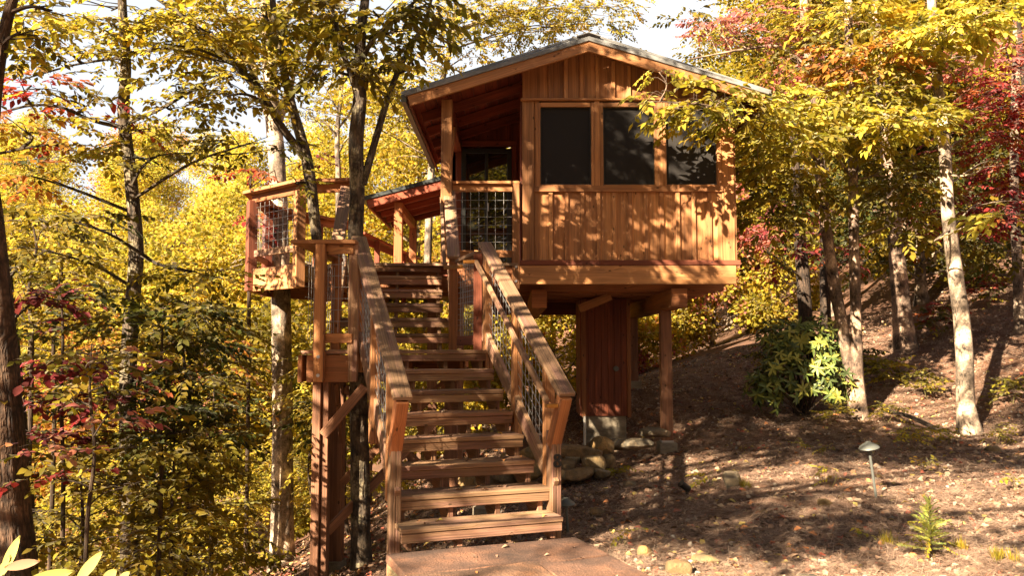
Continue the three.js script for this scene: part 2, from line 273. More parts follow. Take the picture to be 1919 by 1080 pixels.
// the path slab: pieces of red sandstone with open joints, on a mortared edge
reseed(5);
{
  const path = new THREE.Group(); path.name = 'path'; path.position.set(...S0); path.rotation.y = TH; scene.add(path); tag(path, 'raised red sandstone path slab ending at the lowest step', 'path', null, 'structure');
  const slab = (pts, mat, y = 0, th = 0.06) => { const s = new THREE.Shape(pts.map(([x, z]) => new THREE.Vector2(x, -z))); const g = new THREE.ExtrudeGeometry(s, { depth: th - 0.016, bevelEnabled: true, bevelThickness: 0.008, bevelSize: 0.008, bevelOffset: -0.008, bevelSegments: 2 }); g.rotateX(-Math.PI / 2); g.translate(0, y - th + 0.008, 0); const u = g.attributes.uv, o = rnd(); for (let i = 0; i < u.count; i++) u.setXY(i, u.getX(i) * 0.8 + o, u.getY(i) * 0.8); part('flagstone', g, mat, path); };
  const j = (x, z) => [x + R(-0.008, 0.008), z + R(-0.01, 0.01)];
  slab([[-0.75, 0.06], [-0.2, 0.055], [0.3, 0.06], [0.69, 0.05], [0.70, 0.60], [0.35, 0.63], [0.05, 0.585], [-0.3, 0.63], [-0.74, 0.61]].map(([x, z]) => j(x, z)), flag[0]);
  slab([[-0.74, 0.625], [-0.3, 0.643], [0.05, 0.598], [0.16, 0.62], [0.12, 1.2], [-0.2, 1.3], [-0.75, 1.28]].map(([x, z]) => j(x, z)), flag[1], 0.003);
  slab([[0.175, 0.622], [0.35, 0.645], [0.70, 0.615], [0.71, 1.3], [0.4, 1.25], [0.135, 1.2]].map(([x, z]) => j(x, z)), flag[0], -0.002);
  slab([[-0.75, 1.3], [-0.2, 1.32], [0.12, 1.22], [0.4, 1.27], [0.71, 1.32], [0.74, 3.4], [-0.76, 3.4]].map(([x, z]) => j(x, z)), flag[1], 0.001);
  part('kerb', [box(-0.715, -0.36, 1.75, 0.055, 0.59, 3.3, 'z', 0.01), box(0.67, -0.26, 1.75, 0.05, 0.4, 3.3, 'z', 0.01), box(0, -0.31, 0.12, 1.36, 0.48, 0.07, 'x', 0.01)], STONE[0], path);
  part('mortar', box(0, -0.06, 1.78, 1.32, 0.09, 3.2, 'x', 0.01), STONE[1], path);
}

// ---------------------------------------------------------------- lower staircase
reseed(8);
const mt = (a) => pick(a);
{
  const t = thing('staircase', 'open riser timber stairs with wire sided handrails climbing from the stone path', 'staircase', S0, TH);
  const lv = (n, y, u) => V(u, y, -n);
  for (let i = 0; i < 8; i++) {
    const y = H1 + RISE * i, z = -RUN * i, w = i < 2 ? 1.25 : 1.2, m = i < 2 ? M.newwood : i < 5 ? M.tread : M.rail, cx = R(-0.006, 0.006);
    const fac = box(cx, y - 0.04 - 0.034, z - 0.026, w - 0.012, 0.066, 0.036, 'x', 0.005);
    part('riser', fac, i < 2 ? mt(M.newwood) : mt(M.tread), t);
    const tr = box(cx, y - 0.019, z - 0.145, w, 0.038, 0.29, 'x', 0.006);
    part('tread', tr, mt(m), t);
  }
  for (const u of [-0.555, -0.18, 0.2, 0.555]) { // saw tooth stringers
    const pts = []; const b = (n) => H1 - 0.13 + (n) * RISE / RUN - 0.20;
    pts.push([0.05, -0.02]);
    for (let i = 0; i < 8; i++) { const y = H1 + RISE * i - 0.042; pts.push([RUN * i + 0.05, y], [RUN * (i + 1) + 0.05, y]); }
    pts.push([RUN * 8 + 0.05, b(RUN * 8) + 0.02], [0.36, -0.02]);
    const g = extrude(pts, 0.04); g.rotateY(Math.PI / 2); g.translate(u, 0, 0);
    part('stringer', g, mt(M.tread), t);
  }
  const sl = RISE / RUN, capY = (n) => H1 + 0.917 + sl * n, upv = V(0, 1, sl).normalize();
  for (const s of [-1, 1]) {
    const u = s < 0 ? -0.624 : 0.656;
    // cap, flat and sloping
    part('handrail', beam(lv(-0.0, capY(0.0), u), lv(2.07, capY(2.07), u), 0.142, 0.04, upv, 0.008), s < 0 ? M.rail[2] : M.rail[1], t);
    part('sub_rail', beam(lv(0.12, capY(0.12) - 0.068, u), lv(2.05, capY(2.05) - 0.068, u), 0.04, 0.088, upv), mt(M.rail), t);
    // leaning newel head and its post
    part('newel_brace', beam(lv(0.045, capY(0.03) - 0.03, u), lv(0.28, H1 + 0.50, u), 0.092, 0.10, V(0, 0.5, 1).normalize()), M.beam[s < 0 ? 3 : 2], t);
    part('newel_post', [beam(lv(0.27, -0.14 - (s < 0 ? 0.12 : 0), u - 0.0205), lv(0.27, H1 + 0.62, u - 0.0205), 0.039, 0.12, V(0, 0, 1)), beam(lv(0.27, -0.14 - (s < 0 ? 0.12 : 0), u + 0.0205), lv(0.27, H1 + 0.60, u + 0.0205), 0.039, 0.12, V(0, 0, 1))], mt(M.rail), t);
    part('post', beam(lv(0.37, 0.28, u), lv(0.37, capY(0.37) - 0.03, u), 0.09, 0.06, V(0, 0, 1)), mt(M.trim), t);
    for (const n of [1.12, 1.95]) part('post', [beam(lv(n, H1 + sl * n - 0.30, u - 0.0205), lv(n, capY(n) - 0.025, u - 0.0205), 0.039, 0.089, V(0, 0, 1)), beam(lv(n, H1 + sl * n - 0.30, u + 0.0205), lv(n, capY(n) - 0.025, u + 0.0205), 0.039, 0.089, V(0, 0, 1))], mt(M.trim), t);
    // sloping bottom rail that hides the tread ends
    part('bottom_rail', beam(lv(0.22, H1 + sl * 0.22 + 0.03, u * 0.985), lv(2.09, H1 + sl * 2.09 + 0.03, u * 0.985), 0.045, 0.14, upv), M.rail[s < 0 ? 0 : 3], t);
    for (const [a, b] of [[0.42, 1.07], [1.17, 1.90]]) part('wire_panel', wires(lv(a, H1 + sl * a + 0.10, u), lv(b, H1 + sl * b + 0.10, u), V(0, 0.74, 0), 0.1), M.wire, t);
  }
  // slim grip rail inside the right handrail, with its return block
  const gy = (n) => capY(n) - 0.15;
  part('grip_rail', beam(lv(0.13, gy(0.13), 0.545), lv(2.0, gy(2.0), 0.545), 0.04, 0.045, upv, 0.008), M.rail[3], t);
  part('grip_block', box(0.595, gy(0.1) - 0.005, -0.10, 0.15, 0.03, 0.07, 'x', 0.006), M.yellowwood[1], t);
  part('grip_return', beam(lv(2.01, gy(2.0), 0.55), lv(2.03, gy(2.0) - 0.005, 0.42), 0.035, 0.035), M.yellowwood[0], t);
  // house number on the right newel
  const font = await new FontLoader().loadAsync('fonts/droid/droid_sans_bold.typeface.json');
  const g8 = new TextGeometry('8', { font, size: 0.105, depth: 0.008, curveSegments: 10 }); g8.computeBoundingBox(); g8.translate(-(g8.boundingBox.max.x) / 2, 0, 0);
  g8.translate(0.656, H1 + 0.34, -0.205); part('number', g8, M.blackiron, t);
}

// ---------------------------------------------------------------- landing between the two flights
{
  const t = thing('landing', 'square timber landing with railing between the two stair flights, on tall posts', 'landing', [-1.75, 0, -7.4]);
  const o = V(-1.75, 0, -7.4), L = (x, y, z) => V(x, y, z).sub(o);
  const zf = -7.42, xl = -1.95, xr = -1.50;
  // deck boards: left strip beside the stair head, then the full depth to the upper flight
  for (let i = 0; i < 3; i++) part('deck_board', beam(L(xl, LAND - 0.019, zf - 0.07 - i * 0.145), L(xr - 0.045 * i, LAND - 0.019, zf - 0.07 - i * 0.145), 0.138, 0.038), mt(M.tread), t);
  for (let i = 0; i < 7; i++) part('deck_board', beam(L(xl, LAND - 0.019, -7.95 - i * 0.145), L(-0.45, LAND - 0.019, -7.95 - i * 0.145), 0.138, 0.038), mt(M.tread), t);
  part('fascia', beam(L(xl + 0.06, LAND - 0.17, zf + 0.0), L(xr, LAND - 0.17, zf + 0.0), 0.04, 0.25), M.beam[1], t);
  part('fascia', beam(L(xl, LAND - 0.17, zf + 0.02), L(xl, LAND - 0.17, -8.95), 0.04, 0.25), M.beam[0], t);
  part('joist', [beam(L(xl + 0.05, LAND - 0.17, -8.2), L(-0.5, LAND - 0.17, -8.2), 0.04, 0.22), beam(L(xl + 0.05, LAND - 0.17, -8.9), L(-0.5, LAND - 0.17, -8.9), 0.04, 0.22), beam(L(-1.0, LAND - 0.17, -7.9), L(-1.0, LAND - 0.17, -8.9), 0.04, 0.21), beam(L(-0.5, LAND - 0.17, -7.95), L(-0.5, LAND - 0.17, -8.9), 0.04, 0.21)], mt(M.beam), t);
  // railing on the left front
  const ry = LAND + 1.0;
  part('rail_cap', beam(L(-2.04, ry, zf + 0.02), L(-1.44, ry, zf + 0.02), 0.14, 0.038), M.trim[1], t);
  part('sub_rail', beam(L(-1.72, ry - 0.065, zf + 0.02), L(-1.47, ry - 0.065, zf + 0.02), 0.038, 0.088), mt(M.trim), t);
  part('sub_rail', beam(L(-1.72, LAND + 0.11, zf + 0.02), L(-1.47, LAND + 0.11, zf + 0.02), 0.038, 0.088), mt(M.trim), t);
  part('post', beam(L(-1.765, LAND - 0.29, zf + 0.045), L(-1.765, ry - 0.02, zf + 0.045), 0.09, 0.09, V(0, 0, 1)), M.trim[2], t);
  for (const e of [0.06, 0.23]) part('bolt', rod(L(-1.765, LAND - e, zf + 0.09), L(-1.765, LAND - e, zf + 0.1), 0.016, 10), M.steel, t);
  part('post', beam(L(-1.47, LAND - 0.29, zf - 0.01), L(-1.47, ry - 0.02, zf - 0.01), 0.09, 0.06, V(0, 0, 1)), mt(M.rail), t);
  part('post', beam(L(-1.93, LAND - 0.29, -8.0), L(-1.93, ry - 0.02, -8.0), 0.09, 0.09, V(0, 0, 1)), mt(M.beam), t);
  part('post', beam(L(-1.95, LAND - 0.29, -8.85), L(-1.95, ry + 0.1, -8.85), 0.09, 0.09, V(0, 0, 1)), mt(M.beam), t);
  part('rail_cap', beam(L(-1.95, ry, zf - 0.06), L(-1.95, ry, -8.9), 0.14, 0.038), mt(M.beam), t);
  part('wire_panel', wires(L(-1.71, LAND + 0.16, zf + 0.02), L(-1.5, LAND + 0.16, zf + 0.02), V(0, 0.74, 0)), M.wire, t);
  part('wire_panel', wires(L(-1.94, LAND + 0.1, zf - 0.1), L(-1.94, LAND + 0.1, -8.8), V(0, 0.8, 0)), M.wire, t);
  // tall posts, braces and footings below
  const gy = (x, z) => H(x, z);
  part('leg', [beam(L(-1.80, gy(-1.8, -7.5) - 0.3, -7.50), L(-1.80, LAND - 0.29, -7.50), 0.075, 0.12, V(0, 0, 1)), beam(L(-1.725, gy(-1.8, -7.5) - 0.3, -7.53), L(-1.725, LAND - 0.2, -7.53), 0.06, 0.12, V(0, 0, 1))], M.post[2], t);
  part('leg', beam(L(-1.87, gy(-1.87, -8.7) + 0.1, -8.7), L(-1.87, LAND - 0.2, -8.7), 0.14, 0.14, V(0, 0, 1)), M.post[1], t);
  part('leg', beam(L(-0.66, gy(-0.66, -8.75) - 0.2, -8.75), L(-0.66, LAND - 0.2, -8.75), 0.14, 0.14, V(0, 0, 1)), M.post[0], t);
  part('footing', new THREE.CylinderGeometry(0.11, 0.125, 0.4, 20).translate(-1.87 - o.x, gy(-1.87, -8.7) - 0.07, -8.7 - o.z), concrete, t);
  part('footing', new THREE.CylinderGeometry(0.13, 0.14, 0.4, 20).translate(-0.25 - o.x, gy(-0.25, -7.9) - 0.0, -7.9 - o.z), concrete, t);
  part('brace', beam(L(-1.74, 0.62, -7.46), L(-1.36, 1.07, -7.46), 0.04, 0.09, V(-0.7, 0.7, 0)), M.post[3], t);
  part('brace', beam(L(-1.66, 1.12, -7.62), L(-1.82, 0.45, -8.62), 0.04, 0.09), mt(M.post), t);
  part('brace', beam(L(-1.72, -0.28, -7.6), L(-0.72, 0.75, -8.65), 0.04, 0.09), mt(M.post), t);
  part('brace', beam(L(-1.80, 1.0, -8.66), L(-0.72, -0.1, -8.68), 0.04, 0.09), mt(M.post), t);
  part('brace', beam(L(-1.80, 0.0, -8.62), L(-0.72, 1.05, -8.62), 0.04, 0.09), mt(M.post), t);
}

// ---------------------------------------------------------------- upper flight to the deck
{
  const yaw = 7 * D2R, p0 = [-1.29, 0, -8.82], t = thing('staircase', 'short upper flight of timber steps from the landing to the cabin deck', 'staircase', p0, yaw);
  const run = 0.226, lv = (n, y, u) => V(u, y, -n), sl = RISE / run, upv = V(0, 1, sl).normalize();
  for (let i = 0; i < 6; i++) {
    const y = LAND + RISE * (i + 1), z = -run * i, w = i < 2 ? 1.27 : 1.1, cx = i < 2 ? 0.02 : 0.0;
    part('riser', box(cx, y - 0.074, z - 0.026, w - 0.012, 0.066, 0.036), mt(M.tread), t);
    part('tread', box(cx, y - 0.019, z - 0.13, w, 0.038, 0.26, 'x', 0.006), mt(M.rail), t);
  }
  for (const u of [-0.5, 0, 0.5]) {
    const pts = [[0.05, LAND]]; for (let i = 0; i < 6; i++) { const y = LAND + RISE * (i + 1) - 0.042; pts.push([run * i + 0.05, y], [run * (i + 1) + 0.05, y]); } pts.push([run * 6, LAND + 0.75], [0.3, LAND]);
    const g = extrude(pts, 0.04); g.rotateY(Math.PI / 2); g.translate(u, 0, 0); part('stringer', g, mt(M.tread), t);
  }
  const capY = (n) => LAND + RISE + 0.93 + sl * n;
  for (const s of [-1, 1]) {
    const u = s * 0.64;
    part('handrail', beam(lv(-0.12, capY(-0.12), u), lv(1.16, capY(1.16), u), 0.142, 0.04, upv, 0.008), M.rail[s < 0 ? 1 : 2], t);
    part('sub_rail', beam(lv(-0.05, capY(-0.05) - 0.065, u), lv(1.14, capY(1.14) - 0.065, u), 0.04, 0.088, upv), mt(M.rail), t);
    part('newel_post', beam(lv(0.02, LAND - 0.28, u), lv(0.02, capY(0.0) - 0.03, u), 0.092, 0.1, V(0, 0, 1)), mt(M.beam), t);
    part('post', beam(lv(0.3, LAND - 0.1, u), lv(0.3, capY(0.3) - 0.03, u), 0.06, 0.09, V(0, 0, 1)), mt(M.trim), t);
    part('bottom_rail', beam(lv(0.05, LAND + RISE * 1.3, u), lv(1.16, LAND + RISE * 1.3 + sl * 1.11, u), 0.045, 0.14, upv), mt(M.rail), t);
    part('wire_panel', wires(lv(0.36, LAND + 0.55, u), lv(1.1, LAND + 0.55 + sl * 0.74, u), V(0, 0.7, 0)), M.wire, t);
  }
  part('grip_rail', beam(lv(-0.05, capY(-0.05) - 0.14, 0.54), lv(1.14, capY(1.14) - 0.1, 0.54), 0.04, 0.045, upv, 0.008), M.rail[3], t);
  part('grip_return', beam(lv(-0.06, capY(-0.06) - 0.155, 0.54), lv(-0.30, capY(-0.06) - 0.165, 0.72), 0.035, 0.04), M.yellowwood[1], t);
}
// wire guard that joins the two right hand rails across the corner of the landing
{
  const a = lw(0.6, 0, -2.1), b = V(-0.585, 0, -8.75), t = thing('railing', 'short wire filled railing closing the right corner of the landing', 'railing', [a.x, 0, a.z]);
  const q = (p, y) => V(p.x - a.x, y, p.z - a.z);
  part('post', beam(q(a, LAND - 0.25), q(a, LAND + 0.98), 0.09, 0.09, V(0, 0, 1)), M.dark[2], t);
  part('rail_cap', beam(q(a, LAND + 0.99), q(b, LAND + 0.97), 0.09, 0.038), M.rail[0], t);
  part('bottom_rail', beam(q(a, LAND + 0.1), q(b, LAND + 0.1), 0.04, 0.1), M.dark[1], t);
  part('wire_panel', wires(q(a, LAND + 0.15), q(b, LAND + 0.15), V(0, 0.82, 0), 0.06), M.wire, t);
}

// ---------------------------------------------------------------- cabin on its posts
{
  const ZF = -10, o = V(1.4, 0, ZF), t = thing('treehouse_cabin', 'orange cedar board and batten cabin on posts, three dark screened windows under its gable', 'cabin', [o.x, 0, o.z]);
  const L = (x, y, z) => V(x, y, z).sub(o);
  const XL = 0.13, XR = 2.80, FL = 2.52, ridgeX = 0.95, slope = 0.325, roofUnder = (x) => 5.10 - slope * Math.abs(x - ridgeX);
  const vb = (x, y0, y1, z, w, d) => beam(L(x, y0, z), L(x, y1, z), w, d, V(0, 0, 1), 0.003);
  const hb = (x0, x1, y, z, h, d, c) => beam(L(x0, y, z), L(x1, y, z), d, h, V(0, 1, 0), c);
  reseed(31);
  // front wall: boards and battens below the windows, in the gable and at the corners
  const bx = []; for (let k = -1; k <= 11; k++) bx.push(0.487 + 0.2 * k);
  const edges = [XL + 0.13, ...bx.slice(1, 12), XR - 0.13];
  for (let i = 0; i + 1 < edges.length; i++) part('board', vb((edges[i] + edges[i + 1]) / 2, FL, 3.40, ZF - 0.012, edges[i + 1] - edges[i] - 0.004, 0.024), pick(M.cedar), t);
  for (let i = 1; i + 1 < edges.length; i++) part('batten', vb(edges[i], FL + 0.002, 3.385, ZF + 0.015, 0.05, 0.028), pick(M.cedar), t);
  for (let i = 0; i + 1 < edges.length; i++) {
    const a = edges[i] - (i ? 0 : 0.13) + 0.002, b = edges[i + 1] + (i + 2 < edges.length ? 0 : 0.13) - 0.002, top = (x) => roofUnder(x) + 0.12;
    const g = extrude([[a, 4.585], [b, 4.585], [b, top(b)], ...(a < ridgeX && b > ridgeX ? [[ridgeX, top(ridgeX)]] : []), [a, top(a)]], 0.024, 0.003);
    const uv = g.attributes.uv; for (let k = 0; k < uv.count; k++) uv.setXY(k, uv.getY(k) * 0.25, uv.getX(k) * 4);
    g.translate(-o.x, 0, -0.012); part('board', g, pick(M.cedar), t);
  }
  for (let i = 1; i + 1 < edges.length; i++) part('batten', vb(edges[i], 4.587, roofUnder(edges[i]) + 0.10, ZF + 0.015, 0.05, 0.028), pick(M.cedar), t);
  for (const [x, w] of [[XL + 0.075, 0.15], [XR - 0.075, 0.15]]) part('corner_board', vb(x, FL, 4.56, ZF + 0.012, w, 0.03), pick(M.trim), t);
  part('corner_board', vb(XL + 0.185, FL, 4.56, ZF + 0.006, 0.06, 0.02), M.trim[1], t);
  part('corner_board', vb(XR - 0.185, FL, 4.56, ZF + 0.006, 0.06, 0.02), M.trim[0], t);
  part('head_trim', hb(XL - 0.02, XR + 0.01, 4.572, ZF + 0.035, 0.028, 0.07), M.trim[2], t);
  part('sill', hb(0.28, 2.66, 3.425, ZF + 0.026, 0.075, 0.04), M.trim[1], t);
  part('drip_trim', hb(XL - 0.03, XR + 0.05, 2.487, ZF + 0.035, 0.065, 0.075), M.dark[1], t);
  part('rim_beam', hb(0.075, 2.795, 2.335, ZF + 0.02, 0.235, 0.09), M.trim[3], t);
  // windows
  for (const [x0, x1] of [[0.361, 0.999], [1.157, 1.796], [1.952, 2.59]]) {
    const w = new THREE.Group(); w.name = numbered('window'); w.position.copy(L((x0 + x1) / 2, 3.98, ZF)); t.add(w);
    const W = (x1 - x0) / 2, q = (x, y, z) => V(x, y, z);
    part('frame', [beam(q(-W - 0.03, -0.54, 0.012), q(-W - 0.03, 0.56, 0.012), 0.055, 0.05, V(0, 0, 1)), beam(q(W + 0.03, -0.54, 0.012), q(W + 0.03, 0.56, 0.012), 0.055, 0.05, V(0, 0, 1)), beam(q(-W, 0.53, 0.012), q(W, 0.53, 0.012), 0.05, 0.06), beam(q(-W, -0.525, 0.016), q(W, -0.525, 0.016), 0.058, 0.05)], pick(M.trim), w);
    part('sash', [box(-W + 0.006, 0, -0.002, 0.012, 1.0, 0.018, 'y', 0.002), box(W - 0.006, 0, -0.002, 0.012, 1.0, 0.018, 'y', 0.002), box(0, 0.494, -0.002, 2 * W - 0.024, 0.012, 0.018, 'x', 0.002), box(0, -0.494, -0.002, 2 * W - 0.024, 0.012, 0.018, 'x', 0.002)], M.frameBlack, w);
    const g = new THREE.BoxGeometry(2 * W - 0.02, 0.985, 0.004); const uv = g.attributes.uv; for (let i = 0; i < uv.count; i++) uv.setXY(i, uv.getX(i) * 4, uv.getY(i) * 6); g.translate(0, 0, -0.012);
    part('screen', g, M.screen, w);
  }
  for (const x of [1.078, 1.874]) part('mullion', vb(x, 3.465, 4.557, ZF + 0.022, 0.062, 0.044), pick(M.trim), t);
  // side and inner walls
  const sideWall = (x, z0, z1, y0, y1, mats, step = 0.2) => { const n = Math.max(1, Math.round(Math.abs(z1 - z0) / step)), d = (z1 - z0) / n; for (let i = 0; i < n; i++) part('board', beam(L(x, y0, z0 + d * (i + 0.5)), L(x, y1, z0 + d * (i + 0.5)), 0.024, Math.abs(d) - 0.004, V(0, 0, 1), 0.003), pick(mats), t); for (let i = 1; i < n; i++) part('batten', beam(L(x + (x > 1 ? 0.02 : -0.02), y0, z0 + d * i), L(x + (x > 1 ? 0.02 : -0.02), y1, z0 + d * i), 0.02, 0.05, V(0, 0, 1), 0.003), pick(mats), t); };
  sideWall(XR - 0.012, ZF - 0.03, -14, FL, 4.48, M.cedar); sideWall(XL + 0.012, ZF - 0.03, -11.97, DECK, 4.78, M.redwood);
  part('corner_board', beam(L(XR + 0.012, FL, ZF - 0.06), L(XR + 0.012, 4.5, ZF - 0.06), 0.03, 0.14, V(0, 0, 1)), M.trim[0], t);
  part('corner_board', beam(L(XL - 0.013, FL - 0.02, ZF - 0.055), L(XL - 0.013, 4.56, ZF - 0.055), 0.024, 0.11, V(0, 0, 1)), M.dark[1], t);
  const ZB = -12;  // the wall with the glazed door
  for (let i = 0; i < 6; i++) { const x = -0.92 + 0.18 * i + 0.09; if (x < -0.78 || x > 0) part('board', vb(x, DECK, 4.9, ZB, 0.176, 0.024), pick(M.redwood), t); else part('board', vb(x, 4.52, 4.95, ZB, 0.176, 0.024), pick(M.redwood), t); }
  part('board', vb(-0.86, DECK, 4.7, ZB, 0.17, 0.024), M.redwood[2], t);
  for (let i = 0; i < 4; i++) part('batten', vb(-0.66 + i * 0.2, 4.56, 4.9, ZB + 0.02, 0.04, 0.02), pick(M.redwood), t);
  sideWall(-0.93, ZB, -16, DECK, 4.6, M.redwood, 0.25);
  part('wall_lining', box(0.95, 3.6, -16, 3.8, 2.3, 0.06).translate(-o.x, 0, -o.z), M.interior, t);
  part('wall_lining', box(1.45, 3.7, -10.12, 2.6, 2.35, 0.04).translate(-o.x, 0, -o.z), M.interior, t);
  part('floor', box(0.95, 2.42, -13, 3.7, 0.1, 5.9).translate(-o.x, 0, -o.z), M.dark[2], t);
  { // door
    const d = new THREE.Group(); d.name = numbered('door'); d.position.copy(L(-0.385, DECK, ZB)); t.add(d);
    part('frame', [box(-0.345, 0.99, 0.03, 0.07, 1.94, 0.06, 'y'), box(0.345, 0.99, 0.03, 0.07, 1.94, 0.06, 'y'), box(0, 1.925, 0.03, 0.62, 0.07, 0.06), box(0, 0.06, 0.03, 0.62, 0.1, 0.06), box(0, 1.0, 0.035, 0.05, 1.78, 0.05, 'y')], M.frameBlack, d);
    for (const s of [-1, 1]) { const g = new THREE.BoxGeometry(0.285, 1.78, 0.008); g.translate(s * 0.168, 1.0, 0.03); part('pane', g, M.glass, d); }
    part('trim', [box(-0.42, 1.0, 0.035, 0.075, 2.02, 0.03, 'y'), box(0.42, 1.0, 0.035, 0.075, 2.02, 0.03, 'y'), box(0, 2.04, 0.04, 0.92, 0.09, 0.04)], M.redwood[1], d);
    part('handle', rod(V(0.03, 1.0, 0.08), V(0.03, 1.12, 0.08), 0.012, 8), M.steel, d);
  }
  // main roof: rake boards, soffit boards, rafters, metal sheets with ribs
  const eL = -1.245, eR = 3.08, ZR = -9.66, ZE = -13.35, y0 = 5.10;
  const rk = (x) => y0 - slope * Math.abs(x - ridgeX);
  for (const [xe, s] of [[eL, -1], [eR, 1]]) {
    const yE = rk(xe), n = V(s * slope, 1, 0).normalize(), a = (x, off, z) => L(x, rk(x), z).addScaledVector(n, off);
    part('rake_board', beam(a(ridgeX - s * 0.045, 0.075 , ZR + s * 0.002), a(xe, 0.075, ZR + s * 0.002), 0.04, 0.13, n), s < 0 ? M.trim[2] : M.trim[1], t);
    part('roof_edge', beam(a(ridgeX - s * 0.06, 0.168, ZR + 0.012 + s * 0.002), a(xe + s * 0.03, 0.168, ZR + 0.012), 0.06, 0.055, n, 0.004), M.roof, t);
    // sheets
    const nS = 9; for (let i = 0; i < nS; i++) { const z0 = ZR - 0.02 + (ZE - ZR) / nS * i, z1 = ZR - 0.02 + (ZE - ZR) / nS * (i + 1); const zm = (z0 + z1) / 2, wd = z0 - z1 - 0.004; part('roof_sheet', beam(a(ridgeX, 0.19, zm), a(xe + s * 0.06, 0.19, zm), wd, 0.012, n, 0.002), M.roof, t); part('rib', beam(a(ridgeX, 0.218, z0 - 0.03), a(xe + s * 0.06, 0.218, z0 - 0.03), 0.03, 0.03, n, 0.004), M.roof, t); }
    // soffit boards run with the ridge
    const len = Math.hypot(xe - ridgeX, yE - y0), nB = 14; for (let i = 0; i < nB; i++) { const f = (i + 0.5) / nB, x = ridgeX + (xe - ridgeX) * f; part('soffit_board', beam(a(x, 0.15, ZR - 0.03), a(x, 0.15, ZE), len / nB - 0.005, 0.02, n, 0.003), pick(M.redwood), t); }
    for (let k = 0; k < 5; k++) part('rafter', beam(a(ridgeX - s * -0.05, 0.065, -10.45 - k * 0.68), a(xe - s * 0.08, 0.065, -10.45 - k * 0.68), 0.045, 0.13, n), pick(M.redwood), t);
    part('eave_board', beam(a(xe, 0.07, ZR - 0.02), a(xe, 0.07, ZE), 0.035, 0.14, n), M.dark[0], t);
    part('gutter', beam(a(xe + s * 0.05, 0.13, ZR), a(xe + s * 0.05, 0.13, ZE), 0.07, 0.09, V(0, 1, 0)), M.lampmetal, t);
  }
  for (const q of [-1, 1]) part('ridge_cap', beam(L(ridgeX + q * 0.07, y0 + 0.218 - 0.02, ZR + 0.03), L(ridgeX + q * 0.07, y0 + 0.218 - 0.02, ZE), 0.16, 0.012, V(q * slope, 1, 0).normalize(), 0.003), M.roof, t);
  // porch
  part('porch_post', beam(L(-0.82, DECK, -9.93), L(-0.82, rk(-0.82) + 0.02, -9.93), 0.135, 0.135, V(0, 0, 1)), M.trim[0], t);
  part('porch_beam', beam(L(-0.82, rk(-0.82) - 0.03, -10.0), L(-0.82, rk(-0.82) - 0.03, -12), 0.12, 0.2), M.redwood[1], t);
  part('knee_brace', beam(L(-0.80, 4.35, -10.0), L(-0.80, 3.75, -10.02), 0.08, 0.09, V(0, 0, 1)), M.redwood[2], t);
  part('knee_brace', beam(L(-0.80, 3.85, -9.99), L(-0.80, rk(-0.8) - 0.1, -10.7), 0.09, 0.11), M.trim[3], t);
  // lower roof over the side porch
  const lo = (x) => 4.10 + 0.265 * (x + 1.3), zA = -13.42, zC = -15.95, n2 = V(-0.265, 1, 0).normalize(), b = (x, off, z) => L(x, lo(x), z).addScaledVector(n2, off);
  part('rake_board', beam(b(-0.9, 0.06, zA), b(-2.42, 0.06, zA), 0.04, 0.14, n2), M.redwood[3], t);
  for (let i = 0; i < 6; i++) { const z = zA - 0.02 - 0.42 * (i + 0.5); part('roof_sheet', beam(b(-0.9, 0.16, z), b(-2.52, 0.16, z), 0.416, 0.03, n2, 0.003), M.roofdark, t); part('rib', beam(b(-0.9, 0.19, z + 0.2), b(-2.52, 0.19, z + 0.2), 0.03, 0.04, n2, 0.004), M.roofdark, t); }
  part('roof_edge', beam(b(-0.9, 0.165, zA + 0.02), b(-2.53, 0.165, zA + 0.02), 0.05, 0.07, n2, 0.004), M.roofdark, t);
  for (let i = 0; i < 8; i++) { const x = -0.95 - 0.18 * (i + 0.5); part('soffit_board', beam(b(x, 0.12, zA), b(x, 0.12, zC), 0.176, 0.02, n2, 0.003), pick(M.redwood), t); }
  for (let k = 0; k < 4; k++) part('rafter', beam(b(-0.92, 0.055, -13.9 - k * 0.62), b(-2.38, 0.055, -13.9 - k * 0.62), 0.045, 0.11, n2), pick(M.redwood), t);
  part('eave_board', beam(b(-2.42, 0.06, zA), b(-2.42, 0.06, zC), 0.035, 0.14, n2), M.redwood[0], t);
  for (const z of [-13.6, -15.6]) part('porch_post', beam(L(-1.94, DECK, z), L(-1.94, lo(-1.94) - 0.02, z), 0.14, 0.14, V(0, 0, 1)), M.beam[z < -15 ? 0 : 3], t);
  part('porch_beam', beam(L(-1.94, lo(-1.94) - 0.08, -13.65), L(-1.94, lo(-1.94) - 0.08, -15.8), 0.1, 0.16), M.beam[1], t);
  // underside: joists, girders, posts, storage closet
  for (let k = 0; k < 9; k++) part('joist', hb(-0.9, 2.78, 2.27, -10.5 - k * 0.42, 0.2, 0.042), pick(M.beam), t);
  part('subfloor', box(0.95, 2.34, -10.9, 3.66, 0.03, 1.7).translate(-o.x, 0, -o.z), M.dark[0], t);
  for (const [x, z0] of [[2.11, -10.08], [0.35, -10.3]]) part('girder', beam(L(x, 2.06, z0), L(x, 2.06, -14.3), 0.2, 0.24), pick(M.beam), t);
  part('girder_cap', hb(-0.6, 1.2, 2.07, -13.2, 0.2, 0.1), M.dark[0], t);
  part('brace', beam(L(0.95, 1.98, -11.3), L(1.4, 2.16, -11.35), 0.05, 0.12), M.trim[1], t);
  for (const z of [-11.05, -14]) { const y = H(2.11, z); part('post', beam(L(2.11, y + 0.1, z), L(2.11, 1.94, z), 0.15, 0.15, V(0, 0, 1)), M.post[z < -12 ? 0 : 2], t); part('footing', box(2.11, y + 0.0, z, 0.24, 0.24, 0.26, 'x', 0.012).translate(-o.x, 0, -o.z), concrete, t); }
